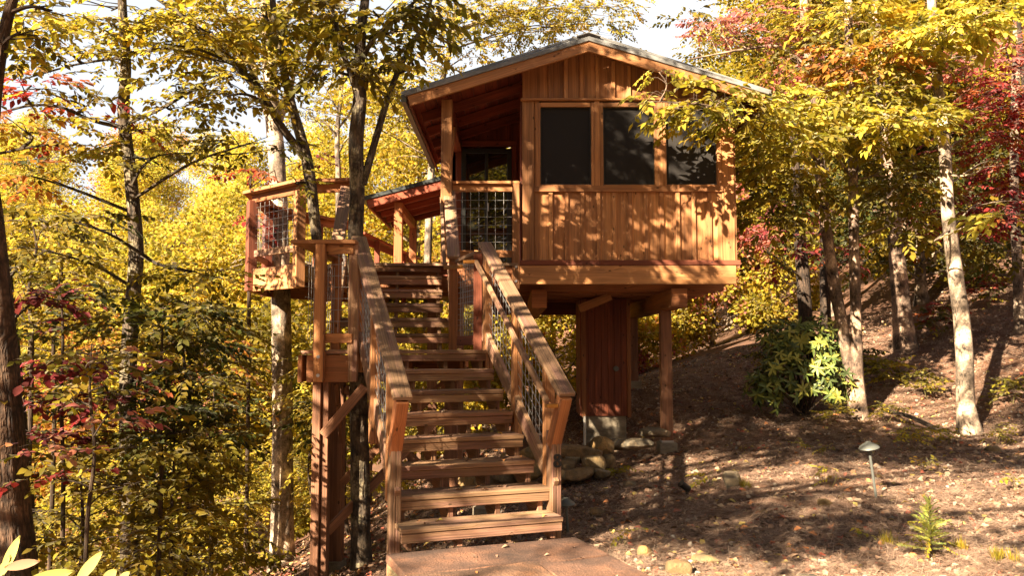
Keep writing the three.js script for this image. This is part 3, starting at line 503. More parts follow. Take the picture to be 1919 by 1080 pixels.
  part('post_base', box(2.11, H(2.11, -11.05) + 0.13, -11.05, 0.165, 0.03, 0.165).translate(-o.x, 0, -o.z), M.steel, t);
  part('brace_rod', [rod(L(0.45, 1.7, -12.6), L(1.15, 0.45, -12.6), 0.008), rod(L(1.15, 1.5, -12.62), L(0.55, 0.5, -12.62), 0.008)], M.blackiron, t);
  const cx0 = 1.04, cx1 = 1.72, cz = -12, cb = 0.42;
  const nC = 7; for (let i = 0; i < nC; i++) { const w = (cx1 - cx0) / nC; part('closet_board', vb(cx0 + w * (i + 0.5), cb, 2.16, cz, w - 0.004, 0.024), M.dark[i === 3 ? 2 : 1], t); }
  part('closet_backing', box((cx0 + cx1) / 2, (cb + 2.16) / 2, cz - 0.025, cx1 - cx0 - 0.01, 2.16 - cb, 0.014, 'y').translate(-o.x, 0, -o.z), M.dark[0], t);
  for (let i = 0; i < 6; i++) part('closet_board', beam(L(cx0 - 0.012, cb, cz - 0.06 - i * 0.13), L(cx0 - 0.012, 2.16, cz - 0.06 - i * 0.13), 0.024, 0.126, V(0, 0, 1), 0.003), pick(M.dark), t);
  part('closet_edge', [vb(cx1 + 0.02, cb - 0.02, 2.16, cz + 0.016, 0.05, 0.03), vb(cx0 + 0.03, cb - 0.02, 2.16, cz + 0.02, 0.06, 0.024)], M.beam[1], t);
  part('closet_back', box(cx1 - 0.01, (cb + 2.16) / 2, cz - 0.42, 0.03, 1.72, 0.8).translate(-o.x, 0, -o.z), M.dark[1], t);
  part('closet_knob', rod(L(1.545, 1.12, cz + 0.02), L(1.545, 1.12, cz + 0.07), 0.04, 14), M.lampmetal, t);
  part('closet_footing', box(1.40, 0.18, cz - 0.42, 0.6, 0.5, 0.8, 'x', 0.012).translate(-o.x, 0, -o.z), concrete, t);
  part('drain_pipe', rod(L(1.075, -0.1, cz + 0.03), L(1.075, 0.42, cz + 0.03), 0.02, 10), M.white, t);
}

// ---------------------------------------------------------------- deck with lookout corner and its railings
{
  reseed(41);
  const o = V(-2.2, 0, -12), t = thing('deck', 'raised timber deck beside the cabin with a jutting railed lookout corner', 'deck', [o.x, 0, o.z]);
  const L = (x, y, z) => V(x, y, z).sub(o), dk = DECK;
  const C = [-2.0, -9.92], B = [-2.675, -10.03], A = [-3.5, -10.72], A2 = [-3.62, -11.8], A3 = [-3.1, -12.75], A4 = [-2.6, -13.3], A5 = [-2.6, -17.2];
  const ring = [C, B, A, A2, A3, A4, A5];
  // boards, cut to the outline
  const edgeX = (z) => { let x = -2.0; for (let i = 0; i + 1 < ring.length; i++) { const [p, q] = [ring[i], ring[i + 1]]; if ((z <= p[1] && z >= q[1])) x = Math.min(x, p[0] + (q[0] - p[0]) * (z - p[1]) / (q[1] - p[1])); } return x; };
  for (let z = -9.99; z > -17.1; z -= 0.145) { const xr = z > -12.02 ? 0.08 : -0.97, xl = z > -10.04 ? -2.0 : edgeX(z) + 0.02; part('deck_board', beam(L(xl, dk - 0.019, z), L(xr, dk - 0.019, z), 0.138, 0.038), pick(M.rail), t); }
  part('fascia', [beam(L(-0.72, dk - 0.17, -9.97), L(0.09, dk - 0.17, -9.97), 0.04, 0.25), beam(L(-2.0, dk - 0.17, -10.1), L(-0.72, dk - 0.17, -10.1), 0.04, 0.25)], M.beam[0], t);
  const wide = (p, q, y, w, h, mat, name) => part(name, beam(L(p[0], y, p[1]), L(q[0], y, q[1]), w, h), mat, t);
  for (let i = 0; i + 1 < ring.length; i++) {
    const p = ring[i], q = ring[i + 1];
    if (i > 0) wide(p, q, dk - 0.155, 0.045, 0.3, i === 1 ? M.cedar[3] : pick(M.beam), 'fascia');
    if (i < 5) {
      const dx = q[0] - p[0], dz = q[1] - p[1], l = Math.hypot(dx, dz), ex = dx / l * 0.06, ez = dz / l * 0.06;
      wide([p[0] - ex, p[1] - ez], [q[0] + ex, q[1] + ez], dk + 1.03, i < 4 ? 0.26 : 0.14, 0.045, i === 1 ? M.trim[1] : pick(M.beam), 'rail_cap');
      wide(p, q, dk + 0.95, 0.04, 0.11, pick(M.beam), 'sub_rail');
      if (i > 0) wide(p, q, dk + 0.2, 0.04, 0.088, i === 1 ? M.rail[3] : pick(M.beam), 'sub_rail');
      if (i > 0) part('wire_panel', wires(L(p[0] + dx * 0.06, dk + 0.25, p[1] + dz * 0.06), L(q[0] - dx * 0.06, dk + 0.25, q[1] - dz * 0.06), V(0, 0.67, 0)), M.wire, t);
    }
    if (i > 0 && i < 6) part('post', beam(L(p[0], dk - 0.3, p[1] + 0.03), L(p[0], dk + 0.92, p[1] + 0.03), 0.12, 0.12, V(0.6, 0, 0.8)), i === 1 ? M.trim[0] : i === 2 ? M.dark[0] : pick(M.dark), t);
  }
  // rail along the far side, dropping with a stair behind
  part('rail_cap', beam(P(678, 437, 13.6).sub(o), P(782, 486, 16.6).sub(o), 0.14, 0.04), M.redwood[3], t);
  part('sub_rail', beam(P(678, 449, 13.6).sub(o), P(782, 494, 16.6).sub(o), 0.04, 0.12), M.redwood[1], t);
  for (const [px, py, d] of [[708, 452, 14.2], [758, 476, 15.8]]) { const q = P(px, py, d); part('post', beam(V(q.x, DECK - 0.3, q.z).sub(o), q.clone().sub(o), 0.09, 0.09, V(0, 0, 1)), pick(M.redwood), t); }
  // structure below
  for (const [x, z] of [[-2.35, -13.2], [-1.2, -12.1], [-0.7, -10.4]]) part('leg', beam(L(x, H(x, z) - 0.3, z), L(x, dk - 0.3, z), 0.14, 0.14, V(0, 0, 1)), pick(M.post), t);
  for (let k = 0; k < 6; k++) part('joist', beam(L(-2.55, dk - 0.14, -10.3 - k * 0.5), L(0, dk - 0.14, -10.3 - k * 0.5), 0.04, 0.19), pick(M.beam), t);
  // railing across the porch front
  const rx0 = -0.75, rx1 = 0.10, zr = -10.0;
  part('rail_cap', beam(L(rx0, dk + 1.02, zr), L(rx1, dk + 1.02, zr), 0.14, 0.038), M.trim[1], t);
  part('sub_rail', beam(L(rx0, dk + 0.955, zr), L(0.005, dk + 0.955, zr), 0.04, 0.088), M.trim[3], t);
  part('sub_rail', beam(L(rx0, dk + 0.12, zr), L(0.005, dk + 0.12, zr), 0.04, 0.088), M.trim[2], t);
  part('post', beam(L(0.05, dk - 0.33, zr + 0.03), L(0.05, dk + 1.0, zr + 0.03), 0.09, 0.09, V(0, 0, 1)), M.trim[0], t);
  for (const e of [0.05, 0.23]) part('bolt', rod(L(0.05, dk - e, zr + 0.07), L(0.05, dk - e, zr + 0.085), 0.016, 10), M.steel, t);
  part('wire_panel', wires(L(rx0 + 0.02, dk + 0.165, zr), L(0.0, dk + 0.165, zr), V(0, 0.745, 0), 0.1), M.wire, t);
}
// ---------------------------------------------------------------- foliage: real leaves on twigs, many twigs to a crown
function leafInto(b, base, dir, up, len, wid, fold, tone) {
  const z = dir.clone().cross(up).normalize(), y = z.clone().cross(dir), cv = R(-0.02, 0.3);
  len *= R(0.72, 1.12);
  const at = (x, w, h) => { const p = base.clone().addScaledVector(dir, x * len).addScaledVector(z, w * wid).addScaledVector(y, h * len); b.p.push(p.x, p.y, p.z); b.c.push(...tone); };
  const i = b.p.length / 3;
  at(0, 0, 0); at(0.42, -0.5, fold); at(0.46, 0, 0); at(0.42, 0.5, fold); at(1, 0, -cv); at(0.76, -0.32, fold * 0.6 - cv * 0.45); at(0.76, 0.32, fold * 0.3 - cv * 0.45);
  b.i.push(i, i + 2, i + 1, i, i + 3, i + 2, i + 1, i + 2, i + 5, i + 2, i + 4, i + 5, i + 2, i + 3, i + 6, i + 2, i + 6, i + 4);
}
function finish(b) { const g = new THREE.BufferGeometry(); g.setAttribute('position', new THREE.Float32BufferAttribute(b.p, 3)); g.setAttribute('color', new THREE.Float32BufferAttribute(b.c, 3)); g.setIndex(b.i); g.computeVertexNormals(); return g; }
const tone = () => { const k = R(0.72, 1.18), w = R(0.85, 1.12); return [k * w, k, k * R(0.7, 1.2)]; };
function sprayGeo({ L, n, len, wid, spread = 1, droop = 0.25, twig = 0.0035 }) { // a leafy twig along +x
  const b = { p: [], c: [], i: [] }, up = V(0, 1, 0);
  const curve = (t) => V(L * t, -droop * L * t * t + 0.02 * L * Math.sin(t * 9), 0.06 * L * Math.sin(t * 5));
  for (let k = 0; k < n; k++) {
    const t = 0.12 + 0.88 * (k + R(0, 0.6)) / n, s = k % 2 ? 1 : -1, last = k === n - 1;
    const a = last ? R(-0.2, 0.2) : s * R(0.6, 1.2) * spread, d = V(Math.cos(a), R(-0.5, 0.15) - droop * t, Math.sin(a)).normalize();
    const u = up.clone().add(V(R(-0.5, 0.5), 0, R(-0.5, 0.5))).normalize(), sz = R(0.7, 1.15);
    leafInto(b, curve(t), d, u, len * sz, wid * sz, R(0.02, 0.14), tone());
  }
  for (let k = 0; k < 3; k++) { const a = curve(k / 3), c = curve((k + 1) / 3), i = b.p.length / 3, r = twig * (1 - k * 0.25); for (const [q, w] of [[a, r], [c, r * 0.75]]) for (let m = 0; m < 3; m++) { b.p.push(q.x, q.y + w * Math.cos(m * 2.094), q.z + w * Math.sin(m * 2.094)); b.c.push(0.25, 0.25, 0.5); } for (let m = 0; m < 3; m++) { const e = (m + 1) % 3; b.i.push(i + m, i + 3 + m, i + e, i + e, i + 3 + m, i + 3 + e); } }
  return finish(b);
}
function clumpGeo({ rad, n, len, wid }) { // a loose ball of leaves, for crowns some way off
  const b = { p: [], c: [], i: [] };
  for (let k = 0; k < n; k++) { const d = V(R(-1, 1), R(-0.6, 1), R(-1, 1)).normalize(), p = d.clone().multiplyScalar(rad * Math.cbrt(R(0.05, 1))); p.y *= 0.6; leafInto(b, p, d.clone().add(V(R(-0.6, 0.6), R(-0.7, 0.1), R(-0.6, 0.6))).normalize(), V(R(-0.7, 0.7), 1, R(-0.7, 0.7)).normalize(), len * R(0.7, 1.2), wid * R(0.8, 1.1), R(0, 0.12), tone()); }
  return finish(b);
}
function needleGeo({ L, n, len }) { // pine twig with long needles
  const b = { p: [], c: [], i: [] };
  for (let k = 0; k < n; k++) { const t = 0.35 + 0.65 * k / n, a = rnd() * 6.28, d = V(R(0.4, 1), Math.cos(a) * 0.8, Math.sin(a) * 0.8).normalize(); leafInto(b, V(L * t, 0, 0), d, V(R(-1, 1), R(-1, 1), R(-1, 1)).normalize(), len * R(0.7, 1.1), 0.006, 0, tone()); }
  return finish(b);
}
reseed(101);
const SPRAY = {
  mid: [0, 1, 2].map(() => sprayGeo({ L: 0.36, n: 11, len: 0.092, wid: 0.05 })),
  big: [0, 1, 2].map(() => sprayGeo({ L: 0.44, n: 10, len: 0.14, wid: 0.064, droop: 0.32 })),
  small: [0, 1].map(() => sprayGeo({ L: 0.30, n: 14, len: 0.058, wid: 0.034 })),
  round: [0, 1].map(() => sprayGeo({ L: 0.34, n: 8, len: 0.105, wid: 0.08, droop: 0.12 })),
  clump: [0, 1].map(() => clumpGeo({ rad: 0.42, n: 26, len: 0.13, wid: 0.085 })),
  far: [0, 1].map(() => clumpGeo({ rad: 0.75, n: 34, len: 0.2, wid: 0.14 })),
  pine: [0, 1].map(() => needleGeo({ L: 0.4, n: 46, len: 0.16 })),
};
const leafMat = (name, tr) => { const m = new THREE.MeshPhysicalMaterial({ color: 0xffffff, vertexColors: true, transmission: tr, thickness: 0, roughness: 1, ior: 1.35, specularIntensity: 0.35, side: THREE.DoubleSide }); m.name = name; return m; };
M.leaf = leafMat('autumn leaves', 0.58); M.leafdull = leafMat('green leaves', 0.4);
M.evergreen = new THREE.MeshStandardMaterial({ color: 0xffffff, vertexColors: true, roughness: 0.5, side: THREE.DoubleSide }); M.evergreen.name = 'leathery evergreen leaves';
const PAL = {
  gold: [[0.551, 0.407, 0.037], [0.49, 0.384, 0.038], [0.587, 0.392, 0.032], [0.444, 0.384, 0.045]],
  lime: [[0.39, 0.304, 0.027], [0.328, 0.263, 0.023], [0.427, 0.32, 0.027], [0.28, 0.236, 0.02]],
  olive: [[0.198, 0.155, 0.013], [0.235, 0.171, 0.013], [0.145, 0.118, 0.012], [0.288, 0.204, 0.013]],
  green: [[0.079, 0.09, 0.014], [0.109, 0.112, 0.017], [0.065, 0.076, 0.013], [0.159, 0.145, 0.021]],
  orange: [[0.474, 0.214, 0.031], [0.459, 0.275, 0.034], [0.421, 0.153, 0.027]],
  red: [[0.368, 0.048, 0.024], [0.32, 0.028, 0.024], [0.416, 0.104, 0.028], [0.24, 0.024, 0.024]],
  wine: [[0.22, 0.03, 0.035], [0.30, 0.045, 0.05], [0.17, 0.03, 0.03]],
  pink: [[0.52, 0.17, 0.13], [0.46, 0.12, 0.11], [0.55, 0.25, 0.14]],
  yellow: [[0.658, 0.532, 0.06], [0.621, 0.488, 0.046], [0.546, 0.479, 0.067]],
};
const tints2 = (spec) => { // "gold*5+red" -> a weighted list of colours
  const out = []; for (const q of spec.split('+')) { const [n, k = 1] = q.split('*'); for (let i = 0; i < k; i++) out.push(PAL[n]); } return out; };

function tube(pts, seg = 10, sub = 5, rough = 0.05, flare = 0) { // pts: {p, r}; a tapered, slightly lumpy limb
  const cur = new THREE.CatmullRomCurve3(pts.map((q) => q.p), false, 'centripetal'), n = (pts.length - 1) * sub, pos = [], uv = [], idx = [];
  const s0 = rnd() * 50; let len = 0, prev = null, nrm = null;
  for (let i = 0; i <= n; i++) {
    const t = i / n, f = t * (pts.length - 1), k = Math.min(pts.length - 2, Math.floor(f)), p = cur.getPoint(t), tan = cur.getTangent(t);
    let r = pts[k].r + (pts[k + 1].r - pts[k].r) * (f - k); if (prev) len += p.distanceTo(prev); prev = p;
    if (flare) r *= 1 + flare * Math.exp(-len / 0.22);
    nrm = nrm ? nrm.clone().addScaledVector(tan, -nrm.dot(tan)).normalize() : V(1, 0.03, 0.2).cross(tan).normalize(); const bi = tan.clone().cross(nrm);
    for (let j = 0; j <= seg; j++) { const a = j / seg * Math.PI * 2, q = r * (1 + rough * 2 * (noise(Math.cos(a) * 1.7 + s0, len * 2.6 + Math.sin(a) * 1.7 + s0) - 0.5)); pos.push(p.x + (nrm.x * Math.cos(a) + bi.x * Math.sin(a)) * q, p.y + (nrm.y * Math.cos(a) + bi.y * Math.sin(a)) * q, p.z + (nrm.z * Math.cos(a) + bi.z * Math.sin(a)) * q); uv.push(j / seg * Math.max(1, Math.round(r * 6.28 / 0.5)), len / 1.0); }
  }
  for (let i = 0; i < n; i++) for (let j = 0; j < seg; j++) { const a = i * (seg + 1) + j, b = a + seg + 1; idx.push(a, a + 1, b, b, a + 1, b + 1); }
  const g = new THREE.BufferGeometry(); g.setAttribute('position', new THREE.Float32BufferAttribute(pos, 3)); g.setAttribute('uv', new THREE.Float32BufferAttribute(uv, 2)); g.setIndex(idx); g.computeVertexNormals(); return g;
}
const m4 = new THREE.Matrix4(), qq = new THREE.Quaternion(), ee = new THREE.Euler();
// foliage of one plant: pads are {c, rx, ry, rz, n, pal, kind}; positions relative to the plant
function foliage(t, pads, o) {
  const by = {};
  for (const pd of pads) {
    const list = tints2(pd.pal), kind = pd.kind || 'mid';
    const pc = pick(list);
    for (let i = 0; i < pd.n; i++) {
      const d = V(R(-1, 1), R(-1, 1), R(-1, 1)).normalize().multiplyScalar(Math.cbrt(R(0.08, 1))), p = V(pd.c.x + d.x * pd.rx, pd.c.y + d.y * pd.ry, pd.c.z + d.z * pd.rz).sub(o);
      const yaw = Math.atan2(-d.z, d.x) + R(-0.9, 0.9), far = kind === 'far' || kind === 'clump';
      ee.set(far ? R(-0.6, 0.6) : R(-0.45, 0.45), yaw, far ? R(-0.6, 0.6) : R(-0.5, 0.32), 'YXZ'); qq.setFromEuler(ee);
      const s = R(0.75, 1.2) * (pd.s || 1), v = Math.floor(rnd() * SPRAY[kind].length), key = kind + v;
      const c = pick(rnd() < 0.72 ? pc : pick(list)), k = R(0.8, 1.15);
      (by[key] ??= { g: SPRAY[kind][v], kind, m: [], c: [] }).m.push(m4.compose(p, qq, V(s, s, s)).clone()); by[key].c.push(c[0] * k, c[1] * k, c[2] * k);
    }
  }
  for (const k in by) {
    const q = by[k], im = new THREE.InstancedMesh(q.g, q.kind === 'pine' ? M.leafdull : M.leaf, q.m.length), col = new THREE.Color();
    q.m.forEach((m, i) => { im.setMatrixAt(i, m); im.setColorAt(i, col.setRGB(q.c[3 * i], q.c[3 * i + 1], q.c[3 * i + 2])); });
    im.name = numbered('foliage'); im.castShadow = im.receiveShadow = true; im.userData.kind = 'stuff'; t.add(im);
  }
}
function limbTo(t, lines, o, pad, bark, r0 = 0.022, twigs = 4) {
  let best = null, bd = 1e9;
  for (const trunkPts of lines) for (let i = 0; i + 1 < trunkPts.length; i++) for (let f = 0; f < 1; f += 0.25) { const p = trunkPts[i].p.clone().lerp(trunkPts[i + 1].p, f); const dy = p.y - (pad.c.y - 0.35 * Math.hypot(p.x - pad.c.x, p.z - pad.c.z)); const d = p.distanceTo(pad.c) + (p.y > pad.c.y + 0.1 ? 0.8 : 0) + Math.abs(dy) * 0.4; if (d < bd) { bd = d; best = p; } }
  const a = best.clone().sub(o), c = pad.c.clone().sub(o), mid = a.clone().lerp(c, 0.5).add(V(R(-0.1, 0.1), 0.06 * a.distanceTo(c), R(-0.1, 0.1)));
  const g = [tube([{ p: a, r: r0 }, { p: mid, r: r0 * 0.7 }, { p: c, r: r0 * 0.4 }], 5, 4, 0.05)];
  for (let i = 0; i < twigs; i++) { const f = R(0.35, 1), s = f < 0.5 ? a.clone().lerp(mid, f * 2) : mid.clone().lerp(c, f * 2 - 1), e = V(c.x + R(-1, 1) * pad.rx, c.y + R(-0.7, 0.7) * pad.ry, c.z + R(-1, 1) * pad.rz); g.push(tube([{ p: s, r: r0 * 0.4 }, { p: s.clone().lerp(e, 0.5).add(V(0, R(-0.02, 0.06), 0)), r: r0 * 0.25 }, { p: e, r: r0 * 0.12 }], 4, 2, 0)); }
  part('limb', g, bark, t);
}
// a plant laid out from the photograph: stem and limbs as [px, py, distance, width in px], pads as [px, py, distance, rx px, ry px, sprays, palette, kind]
function plant({ name, label, cat, group, stem, bark = BARK.twig, pads = [], limbs = [], limbR = 0.02, flare = 0.35, high = [], dens = 1 }) {
  const mm = (q) => ({ p: P(q[0], q[1], q[2]), r: Math.max(0.004, q[3] / 2 * q[2] / F) });
  const pts = stem.map(mm); const base = pts[0]; const gy = H(base.p.x, base.p.z); base.p.y = gy - 0.12;
  if (pts[1].p.y < gy + 0.15) { pts.splice(1, 1); }
  const o = V(base.p.x, gy, base.p.z), t = thing(name, label, cat, [o.x, o.y, o.z], 0, group);
  part('trunk', tube(pts.map((q) => ({ p: q.p.clone().sub(o), r: q.r })), base.r > 0.05 ? 16 : 7, base.r > 0.05 ? 7 : 5, 0.06, flare), bark, t);
  const all = [pts];
  for (const l of limbs) { const lp = l.map(mm); part('limb', tube(lp.map((q) => ({ p: q.p.clone().sub(o), r: q.r })), 8, 5, 0.06), bark, t); all.push(lp); }
  const pd = pads.map(([px, py, d, rx, ry, n, pal, kind, s]) => ({ c: P(px, py, d), rx: rx * d / F, ry: ry * d / F, rz: Math.max(rx, ry) * 0.8 * d / F, n: Math.round(n * dens), pal, kind, s })).concat(high);
  for (const p of pd) limbTo(t, all, o, p, bark, limbR);
  foliage(t, pd, o);
  return t;
}
// a whole tree standing free: trunk height h, crown of pads
function freeTree({ name, label, cat = 'tree', group, x, z, h, r0, crownR, crownH, pads, n, pal, kind, bark, lean = 0.4, low = 0.4, padR = 0.34, flat = 0.62 }) {
  const y = H(x, z), o = V(x, y, z), t = thing(name, label, cat, [x, y, z], 0, group), lx = R(-lean, lean), lz = R(-lean, lean);
  const pts = [0, 0.25, 0.5, 0.75, 0.97].map((f) => ({ p: V(x + lx * f + R(-0.12, 0.12) * f, y - 0.15 + h * f, z + lz * f + R(-0.12, 0.12) * f), r: r0 * (1 - 0.82 * f) }));
  part('trunk', tube(pts.map((q) => ({ p: q.p.clone().sub(o), r: q.r })), 9, 5, 0.06, 0.4), bark, t);
  const list = [];
  for (let i = 0; i < pads; i++) {
    const f = low + (1 - low) * (i + R(0, 1)) / pads, env = crownR * Math.sqrt(Math.max(0.08, 1 - Math.pow((f - low) / (1.06 - low) * 1.5 - 0.55, 2))), a = i * 2.4 + R(-0.5, 0.5), rr = env * Math.sqrt(R(0.12, 1));
    list.push({ c: V(x + lx * f + Math.cos(a) * rr, y + h * f + R(-0.3, 0.5), z + lz * f + Math.sin(a) * rr), rx: crownR * padR * R(0.75, 1.25), ry: crownR * padR * flat * R(0.7, 1.2), rz: crownR * padR * R(0.75, 1.25), n, pal, kind });
  }
  for (const p of list) limbTo(t, [pts], o, p, bark, r0 * 0.3, 3);
  foliage(t, list, o);
  return t;
}
// ---------------------------------------------------------------- far hillside across the ravine
reseed(300);
{
  const G = 'yellow trees on the far hillside', lab = 'yellow green autumn tree on the far hillside beyond the ravine';
  const proto = ['gold*2+yellow*3', 'yellow*3+lime', 'gold*3+yellow', 'lime*2+yellow*2', 'gold*3+orange'].map((pal) => freeTree({ name: 'hillside_tree', label: lab, cat: 'tree', group: G, x: 0, z: -60, h: R(9, 11), r0: 0.16, crownR: 3.0, crownH: 8, pads: 26, n: 13, pal, kind: 'far', bark: BARK.grey, low: 0.22 }));
  let i = 0;
  for (const [d, n, hs] of [[30, 9, 0.85], [38, 10, 0.95], [47, 11, 1], [58, 12, 1.05], [70, 14, 1.1], [84, 15, 1.15]]) for (let k = 0; k < n; k++) {
    const x = ((k + R(0.1, 0.9)) / n * 1.62 - 0.84) * d, z = -d + R(-3.5, 3.5);
    const t = i < proto.length ? proto[i] : proto[Math.floor(rnd() * proto.length)].clone(); if (i >= proto.length) { t.name = numbered('hillside_tree'); scene.add(t); }
    t.position.set(x, H(x, z) - 0.1, z); t.rotation.y = rnd() * 6.28; const s = hs * R(0.8, 1.2); t.scale.set(s, s, s); i++;
  }
}
// ---------------------------------------------------------------- trees behind the cabin and on the right slope
reseed(400);
{
  const T = (label, x, z, h, cr, pal, o = {}) => freeTree({ name: 'autumn_tree', label, x, z, h, r0: 0.13, crownR: cr, pads: 34, n: 30, pal, kind: 'clump', bark: BARK.grey, low: 0.3, ...o });
  T('tall golden tree whose crown rises over the left slope of the cabin roof', -2.6, -21, 10.5, 2.6, 'gold*3+lime*2');
  T('tall yellow green tree behind the side porch, left of the cabin roof', -5.5, -23, 10, 2.7, 'lime*2+gold*2');
  T('golden tree behind the lookout corner, right of the grey forked trunk', -7.5, -19.5, 8.2, 2.3, 'gold*2+lime+yellow');
  T('bright yellow bushy tree glowing under the cabin floor beside the closet', 1.15, -20, 3.6, 1.7, 'gold*4+orange', { low: 0.05, pads: 22, r0: 0.07 });
  T('orange and yellow bushy tree seen between closet and right post', 3.2, -20.5, 2.9, 1.6, 'gold*3+pink+orange', { low: 0.05, pads: 20, r0: 0.06 });
  T('pink tinged shrubby tree right of the right hand cabin post', 5.2, -21, 3.6, 1.7, 'lime*3+gold*2+pink', { low: 0.05, pads: 20, r0: 0.06 });
  T('yellow green tree filling the gap just right of the cabin wall', 6.6, -22, 7.6, 2.2, 'lime*3+gold', { low: 0.12, pads: 30 });
  T('tree with red and yellow leaves above the right eave', 7.6, -19, 9.6, 2.4, 'olive*2+pink+lime*4', { low: 0.45 });
  T('tall yellow tree above the twin trunks on the right slope', 10.4, -19.5, 10, 2.8, 'lime*2+gold*2+olive', { low: 0.2, pads: 34 });
  T('red maple at the upper right edge of the slope', 14.2, -18.5, 9.5, 2.9, 'red*3+pink+olive', { low: 0.15, pads: 36, n: 28 });
  T('olive tree behind the pale trunk on the right slope', 12.2, -21, 8.5, 2.6, 'olive*2+lime+red', { low: 0.12, pads: 32 });
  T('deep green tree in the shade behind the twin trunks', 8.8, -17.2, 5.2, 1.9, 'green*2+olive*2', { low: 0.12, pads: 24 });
  T('small red maple under the big trees at the right edge', 12.6, -16.2, 5.0, 1.7, 'red*3+wine+orange', { low: 0.3, pads: 22, n: 18, r0: 0.06 });
  T('dark olive tree high on the right slope', 17.5, -22, 9, 3, 'olive*2+green+red', { low: 0.1, pads: 34 });
  T('yellow tree on the skyline right of the ridge', 4.2, -30, 11.5, 2.4, 'gold+lime*2', { low: 0.35, pads: 22 });
  T('sunlit tree on the ridge behind the right eave', 9.5, -29, 11, 3, 'lime*2+gold*2', { low: 0.2, pads: 30 });
  T('wide yellow tree at the top of the right slope', 16.5, -29, 10, 3.2, 'gold*2+lime+orange', { low: 0.1, pads: 32 });
  T('tall golden tree far left behind the thin dark trunk', -13.5, -22, 8.5, 2.8, 'gold*2+lime+yellow', { low: 0.25 });
  T('orange tinged tree low in the ravine on the left', -10.2, -20.5, 6.6, 2.2, 'gold*2+orange+lime', { low: 0.2 });
  T('yellow tree low in the ravine at the left edge', -15.5, -17.5, 7.2, 2.4, 'yellow*2+lime*2', { low: 0.2 });
  T('olive and yellow tree in the ravine behind the tall stair posts', -4.8, -16.8, 4.4, 1.7, 'lime*2+olive*2+gold', { low: 0.08, pads: 26, r0: 0.06 });
  T('low golden tree below the deck seen between the stair treads', -1.6, -17.5, 3.2, 1.7, 'gold*2+lime*2', { low: 0.05, pads: 24, r0: 0.06 });
}
// bare young pine between the forked trunk and the main trunk
plant({ name: 'pine_tree', label: 'small thin pine with bare grey branches behind the lookout corner', cat: 'tree', bark: BARK.grey, stem: [[636, 620, 19, 12], [636, 500, 19, 12], [635, 333, 19, 11], [633, 249, 19, 9], [642, 151, 19, 7], [645, 60, 19, 4]], limbR: 0.012,
  limbs: [[[634, 260, 19, 6], [615, 235, 18.8, 4], [580, 215, 18.6, 3]], [[635, 240, 19, 5], [655, 215, 19.2, 4], [664, 190, 19.3, 3]], [[637, 215, 19, 5], [620, 180, 18.8, 3], [607, 160, 18.7, 2]], [[634, 290, 19, 5], [650, 262, 19, 4], [668, 250, 19, 3]]],
  pads: [[600, 190, 18.8, 30, 18, 8, 'olive', 'pine'], [660, 175, 19.2, 28, 18, 8, 'olive', 'pine'], [645, 70, 19, 50, 40, 22, 'olive+lime', 'pine'], [585, 230, 18.7, 24, 14, 6, 'olive', 'pine']] });
// ---------------------------------------------------------------- trunks of the left side
reseed(500);
const lead = 'gold*4+lime*3+yellow';
plant({ dens: 1.7, name: 'maple_tree', label: 'slender dark trunk tree with layered yellow leaves, tallest at left of the picture', cat: 'tree', bark: BARK.lichen,
  stem: [[246, 1180, 8, 36], [245, 1080, 8, 34], [243, 900, 8, 31], [241, 720, 8, 29], [247, 600, 8, 28], [256, 480, 8, 27], [252, 400, 8, 25], [243, 300, 8, 23], [233, 215, 8, 22], [237, 120, 8, 20], [230, 0, 8, 16], [226, -260, 8, 11], [240, -620, 8, 5]],
  limbs: [[[246, 228, 8, 9], [300, 205, 7.8, 7], [345, 180, 7.7, 5], [384, 157, 7.6, 4]], [[238, 240, 8, 9], [178, 227, 7.9, 7], [111, 200, 7.8, 6], [60, 198, 7.7, 5], [-5, 214, 7.6, 4]], [[236, 108, 8, 8], [200, 112, 8.2, 5], [140, 122, 8.3, 4], [40, 150, 8.3, 3]], [[-20, 292, 7.4, 6], [60, 276, 7.4, 5], [118, 268, 7.4, 3]], [[250, 470, 8, 8], [310, 500, 7.7, 5], [360, 510, 7.5, 3]], [[240, 100, 8, 7], [330, 92, 7.8, 5], [420, 120, 7.7, 3]]],
  pads: [[230, 235, 7.6, 90, 26, 9, lead + '+red'], [330, 170, 7.6, 80, 26, 10, lead + '+red'], [140, 190, 7.7, 90, 24, 10, 'olive*2+red+gold'], [40, 240, 7.5, 70, 40, 16, 'gold*2+red*2+orange', 'mid'], [60, 330, 7.4, 60, 26, 8, 'orange+gold+red'],
    [300, 290, 7.5, 130, 18, 12, 'olive*2+lime'], [470, 268, 7.4, 90, 16, 9, 'olive*2+green'], [175, 295, 7.6, 90, 20, 9, 'olive*2+green'], [60, 160, 7.8, 90, 40, 18, 'red*2+orange+gold+olive'], [120, 90, 8, 120, 40, 26, lead], [300, 80, 8, 130, 44, 30, lead], [210, 20, 8.2, 180, 40, 36, lead], [30, 40, 8, 80, 50, 22, lead + '+red'], [330, 210, 7.8, 90, 20, 8, lead], [120, 410, 7.2, 110, 26, 14, 'olive*2+green'], [90, 470, 7.3, 120, 26, 14, 'olive*2+lime'], [370, 510, 7.5, 90, 24, 12, 'olive*2+lime'], [250, 560, 7.5, 90, 24, 9, 'olive+lime'] ] });
